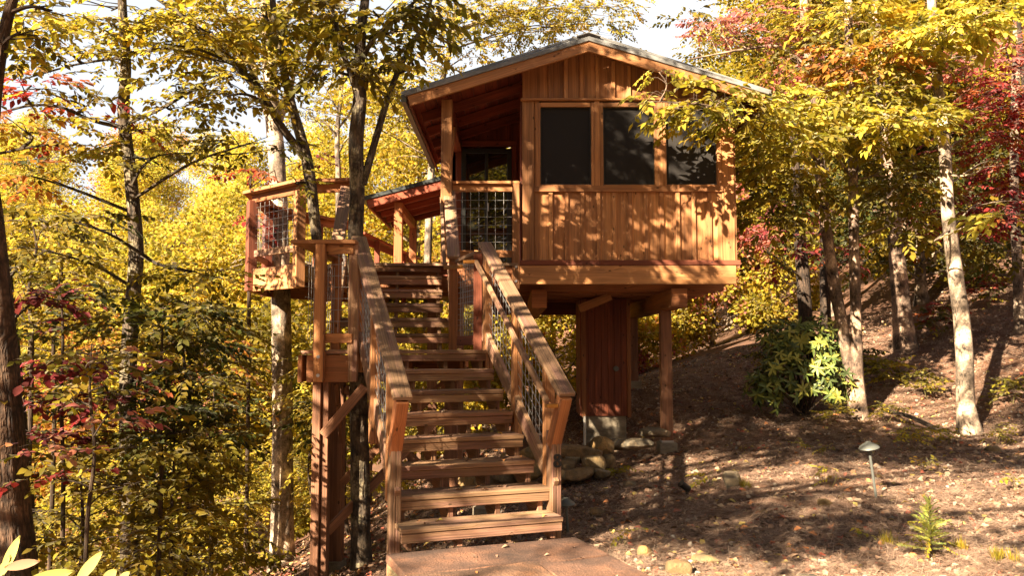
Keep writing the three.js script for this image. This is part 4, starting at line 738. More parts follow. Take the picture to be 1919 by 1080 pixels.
plant({ name: 'oak_tree', label: 'thick brown trunk cut by the left edge of the picture', cat: 'tree', bark: BARK.brown, limbs: [[[-40, 560, 6.2, 40], [-20, 330, 6.2, 26], [4, 90, 6.2, 22], [36, -40, 6.2, 18]]],
  stem: [[32, 1400, 6.2, 92], [24, 1060, 6.2, 78], [14, 860, 6.2, 66], [2, 660, 6.2, 58], [-18, 440, 6.2, 52], [-60, 100, 6.2, 44], [-90, -300, 6.2, 36]],
  pads: [[40, 60, 6, 70, 40, 9, 'olive+gold'], [100, 20, 6.2, 90, 30, 9, 'olive+lime']] });
plant({ name: 'young_tree', label: 'thin dark leaning trunk just right of the thick trunk at the left edge', cat: 'tree', bark: BARK.dark, stem: [[66, 1120, 8.2, 22], [56, 960, 8.2, 20], [44, 800, 8.2, 17], [30, 640, 8.2, 14], [15, 480, 8.2, 10]], pads: [[80, 560, 8, 80, 30, 14, 'olive+wine'], [20, 500, 8.2, 60, 34, 12, 'olive*2']] });
plant({ dens: 2.0, name: 'forked_tree', label: 'pale grey sunlit trunk standing behind the lookout corner', cat: 'tree', bark: BARK.pale,
  stem: [[530, 1120, 12, 44.0], [530, 1000, 12, 40.5], [531, 800, 12, 37.0], [528, 600, 12, 35.2], [524, 400, 12, 32.6], [520, 300, 12, 30.8], [512, 215, 12, 29.9], [505, 120, 12, 22.9], [498, -60, 12, 17.6], [505, -260, 12, 8.8]],
  limbs: [[[510, 230, 12, 18], [480, 150, 12, 14], [455, 60, 12, 11], [420, -80, 12, 7]], [[515, 250, 12, 14], [545, 170, 12.2, 10], [560, 60, 12.3, 7]]],
  pads: [[470, 130, 11.6, 90, 50, 30, lead], [560, 90, 12, 90, 50, 32, lead], [430, 40, 11.6, 110, 50, 36, lead], [520, 10, 11.8, 120, 40, 34, lead], [600, 20, 12.2, 100, 40, 30, lead], [610, 110, 12, 70, 34, 16, lead]] });
plant({ dens: 1.8, name: 'branching_tree', label: 'slim curving trunk rising in front of the lookout corner railing', cat: 'tree', bark: BARK.lichen,
  stem: [[606, 1120, 8.45, 20], [604, 900, 8.45, 20], [601, 700, 8.5, 20], [600, 520, 8.5, 20], [594, 444, 8.5, 20], [578, 311, 8.5, 22], [560, 240, 8.5, 20], [547, 195, 8.5, 17], [533, 133, 8.5, 15], [513, 13, 8.5, 12], [505, -200, 8.5, 7]],
  limbs: [[[572, 296, 8.5, 16], [524, 231, 8.3, 15], [498, 187, 8.2, 14], [440, 120, 8.0, 12], [400, 75, 7.9, 10], [300, 0, 7.8, 8], [200, -60, 7.8, 6]], [[440, 122, 8, 7], [380, 95, 7.8, 5], [310, 82, 7.6, 3]], [[505, 195, 8.2, 7], [460, 110, 8.3, 6], [430, 40, 8.4, 5], [415, -20, 8.4, 4]]],
  pads: [[400, 60, 7.8, 100, 34, 26, lead], [460, 150, 7.9, 80, 30, 14, 'olive*2+gold'], [340, 40, 7.8, 110, 40, 30, lead], [520, 60, 8.3, 90, 40, 24, lead], [420, 180, 7.6, 70, 30, 9, 'olive+gold+red'], [395, 110, 7.6, 70, 24, 10, 'gold+olive'], [560, 345, 8.4, 20, 20, 2, 'olive+lime'], [600, 130, 8.2, 60, 26, 8, 'olive'], [500, 10, 8, 120, 30, 26, 'olive*2+gold']] });
plant({ dens: 1.5, name: 'landing_tree', label: 'grey mottled trunk growing up through the stair landing beside the left handrail', cat: 'tree', bark: BARK.lichen,
  stem: [[677, 1160, 7.85, 38], [677, 1000, 7.85, 35], [675, 850, 7.85, 34], [672, 720, 7.85, 33], [669, 560, 7.85, 31], [667, 444, 7.85, 30], [670, 355, 7.85, 29], [668, 267, 7.85, 28], [675, 187, 7.85, 26], [674, 133, 7.85, 23], [679, 44, 7.85, 19], [685, 0, 7.85, 17], [690, -200, 7.85, 11], [700, -420, 7.85, 6]],
  limbs: [[[680, 345, 7.85, 17], [694, 300, 7.9, 15], [707, 253, 8, 14], [738, 155, 8.2, 12], [769, 89, 8.3, 10], [795, 44, 8.4, 7], [820, -40, 8.5, 5]], [[672, 180, 7.85, 14], [655, 130, 7.8, 12], [640, 89, 7.8, 11], [631, 49, 7.75, 10], [617, -5, 7.7, 9], [600, -120, 7.7, 6]], [[680, 108, 7.85, 11], [700, 75, 7.8, 9], [722, 52, 7.75, 8], [784, -2, 7.6, 6], [850, -60, 7.5, 4]]],
  pads: [[740, 60, 7.5, 60, 26, 9, 'lime*2+olive', 'big'], [640, 130, 7.6, 60, 24, 7, 'olive', 'big'], [700, 20, 7.5, 90, 26, 14, 'olive*2+gold', 'big'], [800, 20, 7.6, 60, 24, 9, 'olive+lime', 'big'], [715, 130, 7.6, 44, 20, 5, 'olive+lime', 'big'], [610, 30, 7.6, 70, 26, 10, 'olive+gold', 'big'], [770, 110, 8, 34, 20, 3, 'olive', 'big']] });
plant({ dens: 2.6, name: 'golden_tree', label: 'golden leaved tree with fine crown above the left roof slope, trunk hidden by the porch', cat: 'tree', bark: BARK.grey, stem: [[800, 640, 17, 16], [805, 400, 17, 14], [820, 200, 17, 12], [850, 60, 17, 9], [860, -120, 17, 5]], limbR: 0.02,
  pads: [[800, 30, 16.5, 60, 40, 20, 'gold*2+lime'], [880, 15, 16.5, 80, 30, 24, 'gold*3+lime'], [960, 10, 16.5, 80, 30, 24, 'gold*2+lime'], [1050, 8, 16.5, 70, 26, 20, 'gold*3+lime'], [700, 180, 16.5, 60, 60, 26, 'gold+lime'], [830, 60, 16.5, 70, 44, 26, 'gold*2+lime'], [920, 40, 16.5, 80, 40, 30, 'gold*2+lime'], [1010, 30, 16.8, 80, 36, 26, 'gold*3+lime'], [1110, 10, 17, 70, 26, 18, 'lime*2+gold'], [770, 140, 16.5, 60, 46, 20, 'lime*2+gold'], [760, 240, 17, 60, 50, 24, 'lime*2+gold'], [880, 100, 16.5, 60, 26, 14, 'gold*2+lime'], [960, 80, 17, 60, 20, 10, 'gold*2+lime'], [720, 300, 17, 44, 40, 14, 'lime+gold'], [1060, 50, 17, 50, 20, 10, 'gold'], [1130, 45, 17, 50, 26, 14, 'gold+lime'], [1165, 12, 17, 50, 26, 14, 'lime+gold'], [1000, 60, 16.6, 60, 22, 12, 'gold+lime'], [640, 60, 16.5, 70, 50, 22, 'gold+lime'], [560, 200, 16.8, 60, 40, 16, 'gold+lime']] });
// red creeper-like maple round the pale trunk
plant({ name: 'red_maple_sapling', label: 'small crimson leaved maple behind the cap of the lookout railing', cat: 'sapling', stem: [[470, 760, 11.4, 8], [468, 560, 11.4, 7], [466, 420, 11.4, 5], [472, 330, 11.4, 3]], limbR: 0.008, pads: [[478, 325, 11.3, 34, 18, 9, 'red+wine'], [600, 300, 12.6, 24, 20, 6, 'red+wine'], [462, 415, 11.3, 22, 14, 4, 'red'], [497, 410, 11.4, 14, 40, 5, 'red*2']] });
// ---------------------------------------------------------------- trunks of the right side
reseed(600);
plant({ dens: 1.9, name: 'twin_trunk_tree', label: 'left of the two close reddish trunks on the right slope, leaning left', cat: 'tree', bark: BARK.pink, stem: [[1604, 790, 12, 25.5], [1598, 730, 12, 22.9], [1576, 600, 12, 22.1], [1564, 540, 12, 21.2], [1551, 450, 12, 20.4], [1542, 380, 12, 19.6], [1534, 300, 12, 18.7], [1522, 180, 12, 17.8], [1512, 90, 12, 17.0], [1506, 0, 12, 15.3], [1500, -260, 12, 8.5]],
  limbs: [[[1534, 310, 12, 9], [1500, 260, 11.2, 6], [1450, 235, 10.4, 5], [1380, 215, 9.7, 4], [1300, 195, 9.2, 3], [1215, 190, 9.0, 2]], [[1516, 130, 12, 9], [1460, 88, 12, 6], [1400, 92, 12, 5], [1290, 112, 12, 3]], [[1547, 424, 12, 6], [1520, 450, 11.6, 4], [1495, 458, 11.4, 3]]], limbR: 0.012,
  pads: [[1240, 170, 9, 36, 20, 3, 'lime*2+yellow', 'big'], [1235, 135, 9, 24, 16, 3, 'lime+yellow', 'small'], [1300, 185, 9.1, 40, 18, 4, 'lime*2+yellow', 'big'], [1275, 205, 9, 34, 10, 3, 'lime*2+yellow', 'big'], [1330, 50, 12.5, 40, 34, 14, 'lime+olive+pink', 'mid'], [1300, 95, 12.5, 24, 20, 5, 'lime+olive', 'mid'], [1290, 20, 12.8, 30, 24, 7, 'lime+olive', 'mid'], [1365, 185, 9.4, 50, 24, 8, 'lime+yellow*2', 'big'], [1400, 225, 9.5, 56, 28, 14, 'lime*2+yellow', 'big'], [1330, 215, 9.2, 40, 14, 6, 'lime+yellow', 'big'], [1440, 190, 10, 50, 30, 14, 'lime+yellow*2', 'big'], [1470, 260, 10, 60, 40, 22, 'lime*2+yellow', 'big'], [1420, 300, 10.3, 44, 40, 18, 'lime*2+olive', 'big'], [1440, 390, 10.8, 50, 50, 20, 'lime+olive*2+green', 'big'], [1490, 340, 11, 60, 40, 22, 'olive*2+lime', 'big'], [1520, 200, 11, 60, 36, 18, 'lime*2+yellow', 'big'], [1480, 110, 11.5, 70, 40, 22, 'lime+olive', 'mid'], [1430, 50, 12, 70, 40, 24, 'lime+olive+pink', 'mid'], [1360, 70, 12.5, 60, 34, 12, 'pink+lime+olive', 'mid'], [1520, 30, 12, 70, 40, 26, 'lime+gold', 'mid']] });
plant({ dens: 2.3, name: 'twin_trunk_tree', label: 'right of the two close reddish trunks on the right slope, nearly upright', cat: 'tree', bark: BARK.pink, stem: [[1614, 830, 11.9, 28.9], [1611, 780, 11.9, 23.8], [1607, 700, 11.9, 21.2], [1604, 600, 11.9, 20.4], [1600, 450, 11.9, 18.7], [1598, 300, 11.9, 17.8], [1594, 170, 11.9, 17.0], [1590, 40, 11.9, 15.3], [1588, -240, 11.9, 8.5]],
  pads: [[1600, 200, 11, 70, 44, 26, 'lime*2+yellow', 'big'], [1660, 235, 10.6, 70, 30, 18, 'yellow*2+lime', 'big'], [1620, 110, 11, 80, 46, 30, 'lime+gold+orange', 'big'], [1590, 30, 11.4, 80, 40, 26, 'lime+gold', 'big'], [1670, 160, 11, 60, 40, 20, 'lime*2+olive', 'big'], [1560, 260, 11, 50, 30, 14, 'lime*2', 'big'], [1660, 330, 11.6, 60, 50, 20, 'lime*2+olive', 'big'], [1690, 420, 12, 50, 40, 18, 'lime+olive', 'big']] });
plant({ dens: 2.2, name: 'pale_trunk_tree', label: 'pale sunlit trunk with white base at the right of the slope', cat: 'tree', bark: BARK.pale, flare: 0.28, stem: [[1820, 860, 11, 42.3], [1815, 810, 11, 35.0], [1810, 760, 11, 31.3], [1806, 650, 11, 30.4], [1799, 580, 11, 28.5], [1787, 490, 11, 25.8], [1776, 400, 11, 23.0], [1771, 300, 11, 21.2], [1762, 200, 11, 19.3], [1752, 100, 11, 17.5], [1745, 0, 11, 15.6], [1738, -260, 11, 8.3]],
  limbs: [[[1773, 325, 11, 6], [1800, 330, 10.7, 4], [1832, 322, 10.5, 3], [1850, 300, 10.4, 2]], [[1765, 240, 11, 5], [1730, 240, 10.8, 4], [1700, 245, 10.6, 2]], [[1780, 430, 11, 5], [1765, 440, 10.6, 3], [1750, 452, 10.5, 2]]], limbR: 0.012,
  pads: [[1720, 215, 10.4, 60, 24, 14, 'yellow*2+lime', 'big'], [1790, 40, 10.4, 70, 30, 18, 'yellow*2+lime', 'big'], [1850, 20, 10.2, 60, 30, 14, 'yellow+orange', 'big'], [1760, 60, 10.4, 50, 26, 10, 'yellow*2', 'big'], [1700, 90, 11, 70, 40, 24, 'lime+gold', 'big'], [1840, 110, 12, 90, 50, 34, 'red*2+pink+olive', 'mid'], [1880, 200, 12, 70, 50, 30, 'red*2+pink', 'mid'], [1820, 260, 12.4, 70, 40, 24, 'red+wine+olive', 'mid'], [1875, 300, 12, 70, 50, 28, 'red*2+orange', 'mid'], [1840, 380, 12.4, 80, 40, 26, 'red*2+wine', 'mid'], [1730, 330, 12, 60, 50, 22, 'olive*2+lime', 'big'], [1900, 400, 9.4, 50, 14, 6, 'yellow*2', 'big'], [1800, 420, 12.5, 60, 40, 18, 'olive+red', 'mid']] });
plant({ name: 'brown_trunk_tree', label: 'broad brown trunk uphill between the twin trunks and the pale trunk', cat: 'tree', bark: BARK.pink, stem: [[1696, 640, 15, 41.4], [1691, 600, 15, 34.2], [1684, 520, 15, 30.6], [1676, 440, 15, 27.0], [1668, 360, 15, 23.4], [1655, 240, 15, 19.8], [1640, 0, 15, 12.6]], pads: [[1680, 380, 14.2, 60, 40, 16, 'olive+green', 'big'], [1620, 360, 14, 50, 60, 18, 'olive*2+lime', 'big'], [1740, 400, 14.4, 60, 60, 24, 'olive+red', 'mid']] });
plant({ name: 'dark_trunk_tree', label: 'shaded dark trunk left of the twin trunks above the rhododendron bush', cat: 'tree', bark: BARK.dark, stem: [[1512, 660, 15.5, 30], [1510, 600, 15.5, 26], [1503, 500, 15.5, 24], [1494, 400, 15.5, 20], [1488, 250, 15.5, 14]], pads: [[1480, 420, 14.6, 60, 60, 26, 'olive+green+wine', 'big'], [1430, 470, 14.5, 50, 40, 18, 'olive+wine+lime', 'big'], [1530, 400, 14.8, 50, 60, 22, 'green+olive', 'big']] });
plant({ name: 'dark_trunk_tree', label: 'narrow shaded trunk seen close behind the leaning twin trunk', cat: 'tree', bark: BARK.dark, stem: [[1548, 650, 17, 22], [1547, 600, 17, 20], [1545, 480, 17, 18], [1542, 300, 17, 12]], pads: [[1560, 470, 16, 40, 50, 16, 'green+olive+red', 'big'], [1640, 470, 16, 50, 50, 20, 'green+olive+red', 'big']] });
plant({ name: 'slim_tree', label: 'pale slim trunk at the right edge above the shaded bank', cat: 'tree', bark: BARK.grey, stem: [[1905, 500, 14, 18], [1903, 440, 14, 16], [1900, 300, 14, 15], [1904, 100, 14, 14], [1906, -60, 14, 10]], pads: [[1890, 60, 13, 60, 50, 20, 'olive+pink', 'mid'], [1880, 470, 13.4, 60, 30, 14, 'green+olive', 'big']] });

plant({ dens: 0.65, name: 'red_maple', label: 'dark red leaved maple filling the upper right corner beside the pale trunk', cat: 'tree', bark: BARK.dark, stem: [[1960, 700, 13, 18], [1950, 500, 13, 16], [1935, 300, 13, 13], [1915, 120, 13, 9], [1900, -60, 13, 5]],
  pads: [[1890, 90, 12.5, 50, 40, 26, 'red*2+wine', 'mid'], [1845, 160, 12.6, 60, 40, 34, 'red*2+pink+wine', 'mid'], [1900, 180, 12.4, 50, 40, 30, 'red*2+wine', 'mid'], [1860, 250, 12.5, 60, 40, 34, 'red*3+pink', 'mid'], [1900, 330, 12.4, 50, 40, 30, 'red*2+orange', 'mid'], [1830, 340, 12.7, 50, 34, 22, 'red+wine+olive', 'mid'], [1880, 410, 12.6, 60, 34, 28, 'red*2+wine', 'mid'], [1820, 60, 12.6, 50, 30, 18, 'red+pink+gold', 'mid'], [1800, 430, 13, 50, 26, 16, 'red+wine', 'mid']] });

// ---------------------------------------------------------------- saplings and shrubs of the left ravine
reseed(700);
const layered = (label, x, y0, d, h, w, pal, kind, o = {}) => { // a thin stem from y0 upwards over h pixels with flat tiers of leaves up to w px wide
  const pads = [], tiers = o.tiers || 5; for (let i = 0; i < tiers; i++) { const f = (i + 0.6) / tiers; for (const s of [-1, 1]) pads.push([x + s * w * R(0.25, 0.6) * (1.1 - 0.45 * f) + R(-14, 14), y0 - h * (0.12 + 0.9 * f) + R(-12, 12), d + R(-0.5, 0.5), w * R(0.34, 0.52), h / tiers * R(0.16, 0.3), Math.round((o.n || 11) * R(0.7, 1.3)), pal, kind, o.s]); }
  return plant({ name: o.name || 'sapling', label, cat: 'sapling', bark: o.bark || BARK.twig, stem: [[x + R(-8, 8), y0 + 160, d, 9], [x + R(-6, 6), y0, d, 8], [x + R(-10, 10), y0 - h * 0.4, d, 7], [x + R(-10, 10), y0 - h * 0.75, d, 5], [x + R(-10, 10), y0 - h * 1.02, d, 2]], limbR: 0.008, flare: 0, pads });
};
layered('sapling with tiers of dark wine red leaves beside the thick left trunk', 120, 900, 6.8, 380, 170, 'wine*2+green*3', 'round', { tiers: 5, n: 14, s: 0.75 });
layered('sapling with pink and red round leaves low in front of the dark trunk', 170, 980, 6.2, 330, 170, 'pink+red+olive*5', 'round', { tiers: 5, n: 9, s: 0.72 });
layered('olive green sapling crossing the dark trunk halfway up', 300, 880, 7.2, 300, 170, 'green*2+olive*2', 'mid', { tiers: 5, n: 14 });
layered('dark green dogwood between the dark trunk and the pale trunk', 350, 900, 7.6, 330, 90, 'green*3+olive', 'mid', { tiers: 6, n: 15 });
layered('sapling with yellow green tiers rising left of the pale trunk', 400, 1040, 9, 430, 62, 'lime*2+olive*2', 'mid', { tiers: 8, n: 12 });
layered('sapling of orange and pink leaves left of the pale trunk foot', 360, 860, 10, 240, 120, 'pink+orange+lime*2', 'mid', { tiers: 4, n: 16 });
layered('bright yellow sapling left of the pale trunk foot', 350, 1110, 8.2, 260, 95, 'lime*3+gold', 'mid', { tiers: 5, n: 16 });
layered('green and yellow sapling at the bottom left corner', 150, 1100, 6.8, 260, 200, 'lime*2+olive*2', 'mid', { tiers: 5, n: 15 });
layered('yellow green sapling right of the dark trunk foot', 320, 1120, 7.4, 330, 170, 'lime*2+olive*2', 'mid', { tiers: 6, n: 15 });
layered('dark leafy sapling right of the pale trunk under the lookout', 605, 840, 9.4, 190, 50, 'green*2+olive*2', 'mid', { tiers: 4, n: 9 });
layered('yellow sapling between the pale trunk and the tall stair post', 590, 1010, 11.8, 320, 45, 'lime*2+gold*2', 'mid', { tiers: 6, n: 12 });
layered('slim sapling with yellow leaves behind the tall stair posts', 650, 960, 11, 300, 90, 'lime+gold*2', 'mid', { tiers: 5, n: 12 });
layered('golden sapling seen under the landing between its legs', 730, 900, 12.5, 300, 110, 'gold+lime*2', 'mid', { tiers: 6, n: 14 });
layered('yellow sapling seen behind the lower stair treads', 850, 870, 14, 240, 110, 'gold+lime*2', 'mid', { tiers: 5, n: 15 });
layered('wispy sapling with yellow tiers left of the dark trunk', 110, 760, 9.5, 330, 150, 'lime+olive+gold', 'mid', { tiers: 6, n: 13 });
layered('orange leaved sapling in the ravine behind the pale trunk', 300, 760, 12, 200, 160, 'orange+gold+lime', 'mid', { tiers: 4, n: 18 });
layered('red leaved sapling far down at the left', 60, 800, 10.5, 260, 120, 'red+olive+orange', 'mid', { tiers: 4, n: 16 });
layered('tall leafy sapling at left with olive tiers under the sky gap', 60, 640, 9, 240, 140, 'olive*2+lime', 'mid', { tiers: 4, n: 12 });
layered('olive sapling in front of the bright far hillside', 390, 740, 11, 180, 90, 'olive+lime+orange', 'mid', { tiers: 4, n: 12 });
reseed(720);
for (const [label, x, z, h, cr, pal] of [['low golden thicket bush in the ravine at left', -7.5, -13.5, 2.6, 1.5, 'lime*2+gold+orange'], ['low olive thicket bush under the pale trunk', -5, -13.5, 2.2, 1.4, 'lime*2+olive+gold'], ['low red and yellow thicket bush at the left edge', -9.5, -11.5, 2.6, 1.5, 'olive+red+lime'], ['yellow thicket bush between pale trunk and stair posts', -3.4, -14.6, 2.2, 1.3, 'lime+gold*2'], ['wide yellow thicket bush deep in the ravine', -8, -17, 3, 1.8, 'gold*2+lime'], ['dim green thicket bush behind the thick left trunk', -6.2, -9.6, 1.9, 1.2, 'green+olive+lime'], ['dim olive thicket bush right of the dark trunk foot', -4.4, -10.2, 1.8, 1.1, 'green+olive+lime']])
  freeTree({ name: 'thicket_bush', label, cat: 'bush', x, z, h, r0: 0.03, crownR: cr, pads: 16, n: 16, pal, kind: 'mid', bark: BARK.twig, low: 0.08, lean: 0.2, padR: 0.42 });

reseed(760);
{ // the woodland goes on behind the viewer
  const lab = 'tree of the woodland behind the viewer, outside the picture', G = 'trees of the wood behind the viewer', p = freeTree({ name: 'woodland_tree', label: lab, cat: 'tree', group: G, x: 3, z: 24, h: 13, r0: 0.17, crownR: 3.2, pads: 26, n: 14, pal: 'gold*2+lime*2+orange', kind: 'far', bark: BARK.grey, low: 0.12 });
  for (const [x, z] of [[-4, 27], [10, 22], [-1, 20], [5, 19], [-7, 21], [1, 29], [-3, 34], [4, 38], [-9, 36], [16, 15], [19, 6], [-12, 30], [-20, 26], [-26, 16], [7, 32], [-28, 4], [20, -4], [14, 28]]) { const t = p.clone(); t.name = numbered('woodland_tree'); t.position.set(x, H(x, z) - 0.1, z); t.rotation.y = rnd() * 6.28; scene.add(t); }
}
// ---------------------------------------------------------------- tall trees whose crowns shade the scene from the left and from behind the viewer
reseed(810);
{
  // gaps in the canopy through which the sun falls: points that stay lit and how wide
  const LIT = [[P(100, 1050, 2.5), 0.55], [P(1815, 740, 11), 0.5], [P(1790, 880, 8.6), 0.4], [P(1520, 890, 8.5), 0.25], [P(1745, 1010, 5.6), 0.45], [P(450, 80, 8), 0.6], [P(250, 90, 8), 0.6], [P(630, 60, 7.8), 0.5], [P(640, 400, 9.4), 0.3], [P(1105, 75, 9.7), 0.4], [P(1330, 150, 9.6), 0.3], [P(850, 165, 9.6), 0.22], [P(838, 280, 9.9), 0.12], [P(990, 290, 10), 0.14], [P(1130, 480, 10), 0.15], [P(1200, 380, 10), 0.12], [P(1195, 255, 10), 0.16], [P(1300, 300, 10), 0.22], [P(720, 650, 6.3), 0.22], [P(530, 800, 12), 0.8], [P(1150, 175, 10), 0.3], [P(1250, 430, 10), 0.22], [P(1095, 410, 10), 0.2], [P(1320, 515, 10), 0.25], [P(1130, 985, 6), 0.25], [P(985, 850, 6.3), 0.25], [P(1600, 250, 11), 0.9], [P(1575, 620, 12), 0.4], [P(1640, 980, 6.6), 0.15], [P(1400, 830, 10), 0.15], [P(1240, 180, 9), 0.4]];
  const free = (c, r) => LIT.every(([p, w]) => { const t = c.clone().sub(p).dot(SUNV); return t < 0.5 || c.clone().sub(p).addScaledVector(SUNV, -t).length() > w + r * 0.45; });
  const outside = (c, r) => { const v = c.clone(); v.y -= EYE; const zc = v.y * Math.sin(PITCH) - v.z * Math.cos(PITCH), yc = v.y * Math.cos(PITCH) + v.z * Math.sin(PITCH); return zc < 0.5 || yc - r * 1.5 > zc * 0.36 || Math.abs(v.x) - r * 1.5 > zc * 0.64; };
  const trees = [['tall shade tree standing left of the path, outside the picture', -5.6, -2.6, 10.5], ['tall shade tree left of the viewer, outside the picture', -8.5, 1.5, 12.5], ['shade tree behind the viewer on the left, outside the picture', -4.0, 4.5, 11], ['shade tree behind the viewer, outside the picture', 0.5, 7.5, 10], ['shade tree far left by the ravine, outside the picture', -10.5, -5, 12]].map(([label, x, z, h]) => ({ label, x, z, h, pads: [] }));
  const add = (list, tries, target, t0, t1, r0, r1, dens) => { let k = 0; for (let i = 0; i < 3000 && k < tries; i++) { const r = R(r0, r1), c = target().addScaledVector(SUNV, R(t0, t1)); if (!free(c, r) || !outside(c, r)) continue; k++; list(c).push({ c, rx: r * 1.15, ry: r * 0.6, rz: r * 1.05, n: Math.round(dens * r * r), pal: 'gold+lime*3+olive', kind: 'big' }); } };
  const near = (c) => { let b = null, bd = 1e9; for (const t of trees) { const d = Math.hypot(c.x - t.x, c.z - t.z); if (d < bd) { bd = d; b = t; } } return b.pads; };
  // over the front wall, the stairs, the bank, the ravine thicket
  const wallPads = [];
  add(() => wallPads, 38, () => V(R(-1.2, 2.9), R(2.2, 4.9), -10), 5, 10, 0.25, 0.48, 130);
  add(near, 8, () => V(R(-1.6, 0.6), R(0, 2.4), R(-9, -5.6)), 7, 14, 0.3, 0.5, 120);
  add(near, 50, () => { const x = R(0.3, 9.5), z = R(-15, -4.4); return V(x, H(x, z), z); }, 8, 17, 0.45, 0.95, 150);
  add(near, 12, () => { const x = R(1.2, 4.6), z = R(-17, -11.5); return V(x, H(x, z), z); }, 9, 20, 0.5, 0.9, 150);
  add(near, 5, () => V(R(-6, -1.8), R(-1, 2), R(-11, -5)), 7, 15, 0.5, 0.9, 60);
  for (const q of trees) {
    const y = H(q.x, q.z), o = V(q.x, y, q.z), t = thing('shade_tree', q.label, 'tree', [q.x, y, q.z]);
    const pts = [0, 0.25, 0.5, 0.75, 1].map((f) => ({ p: V(q.x + R(-0.2, 0.2) * f, y - 0.15 + q.h * f, q.z + R(-0.2, 0.2) * f), r: 0.18 * (1 - 0.8 * f) }));
    part('trunk', tube(pts.map((k) => ({ p: k.p.clone().sub(o), r: k.r })), 10, 5, 0.06, 0.4), BARK.grey, t);
    for (let i = 0; i < 4; i++) { const a = i * 2.4, c = V(q.x + Math.cos(a) * R(0.5, 2.2), y + q.h * R(0.6, 1.0), q.z + Math.sin(a) * R(0.5, 2.2)), r = R(0.5, 0.8); if (free(c, r) && outside(c, r)) q.pads.push({ c, rx: r, ry: r * 0.5, rz: r, n: 24, pal: 'gold+lime*3+olive', kind: 'big' }); }
    for (const p of q.pads) limbTo(t, [pts], o, p, BARK.twig, 0.035, 3);
    foliage(t, q.pads, o);
  }
  { // upper crown of the trunk beside the handrail, above the frame
    const t = scene.getObjectByName('landing_tree'), o = t.position.clone(), top = [P(685, 0, 7.85), P(690, -200, 7.85), P(700, -420, 7.85)].map((p) => ({ p }));
    for (const p of wallPads) limbTo(t, [top], o, p, BARK.twig, 0.022, 3);
    foliage(t, wallPads, o);
  }
}
// ---------------------------------------------------------------- dry stone wall, stones
reseed(900);
function rock(w, h, d, lump = 0.16, detail = 3) {
  const g = new THREE.IcosahedronGeometry(1, detail), p = g.attributes.position, uv = [], s = rnd() * 90;
  for (let i = 0; i < p.count; i++) {
    const v = V(p.getX(i), p.getY(i), p.getZ(i)); const k = 1 + lump * 2 * (fbm(v.x * 1.3 + s, v.y * 1.3 + v.z * 1.7 + s, 3) - 0.5);
    const e = (q) => Math.sign(q) * Math.pow(Math.abs(q), 0.55);     // squarer than a ball
    p.setXYZ(i, e(v.x) * k * w / 2, e(v.y) * k * h / 2, e(v.z) * k * d / 2); uv.push(p.getX(i) * 1.6 + s, p.getY(i) * 1.6 + p.getZ(i) * 1.1);
  }
  const cuts = Array.from({ length: 9 }, () => [V(R(-1, 1), R(-1, 1), R(-1, 1)).normalize(), R(0.7, 0.95)]), sc = V(w / 2, h / 2, d / 2);   // broken faces
  for (let i = 0; i < p.count; i++) { const v = V(p.getX(i), p.getY(i), p.getZ(i)).divide(sc); for (const [n, k] of cuts) { const e = v.dot(n) - k; if (e > 0) v.addScaledVector(n, -e * 0.92); } v.multiply(sc); p.setXYZ(i, v.x, v.y, v.z); }
  g.setAttribute('uv', new THREE.Float32BufferAttribute(uv, 2)); g.deleteAttribute('normal'); return toCreasedNormals(mergeVerts(g), 0.42);
}
function mergeVerts(g) { // weld by position so that the stone shades smoothly
  const p = g.attributes.position, u = g.attributes.uv, map = new Map(), pos = [], uv = [], idx = [];
  for (let i = 0; i < p.count; i++) { const k = [p.getX(i), p.getY(i), p.getZ(i)].map((v) => Math.round(v * 1e4)).join(); if (!map.has(k)) { map.set(k, pos.length / 3); pos.push(p.getX(i), p.getY(i), p.getZ(i)); uv.push(u.getX(i), u.getY(i)); } idx.push(map.get(k)); }
  const r = new THREE.BufferGeometry(); r.setAttribute('position', new THREE.Float32BufferAttribute(pos, 3)); r.setAttribute('uv', new THREE.Float32BufferAttribute(uv, 2)); r.setIndex(idx); return r;
}
{
  const o = V(1, 0, -10), t = thing('dry_stone_wall', 'low dry stone wall of tan rocks between the stairs and the closet footing', 'wall', [o.x, o.y, o.z]);
  const st = [[1070, 845, 9.6, 120, 20, 0.5], [1128, 838, 9.7, 46, 40, 0.3], [1180, 832, 10, 92, 20, 0.45], [1228, 810, 10.5, 56, 16, 0.4], [1075, 861, 9.5, 34, 20, 0.25], [1096, 857, 9.5, 28, 20, 0.25], [1056, 872, 9.4, 52, 22, 0.3], [1110, 872, 9.4, 42, 32, 0.3], [1082, 890, 9.2, 58, 20, 0.3], [1042, 893, 9.2, 40, 30, 0.3], [1140, 866, 9.5, 30, 24, 0.25], [1036, 858, 9.6, 30, 26, 0.3], [1128, 888, 9.2, 30, 16, 0.25],
    [985, 880, 9.6, 60, 34, 0.4], [950, 890, 9.7, 46, 30, 0.4], [1000, 850, 10, 60, 26, 0.4], [915, 905, 9.8, 52, 26, 0.4], [960, 862, 10.2, 50, 26, 0.4], [880, 905, 10, 50, 26, 0.4]];
  for (const [px, py, d, w, h, dep] of st) { const p = P(px, py, d), k = d / F; const g = rock(w * k * 1.08, h * k * 1.15, dep); g.rotateZ(R(-0.14, 0.14)).rotateY(R(-0.4, 0.4)).translate(p.x - o.x, p.y, p.z - o.z); part('stone', g, pick(STONE), t); }
}
const onGround = (px, py, d) => { const p = P(px, py, d); p.y = H(p.x, p.z); return p; };
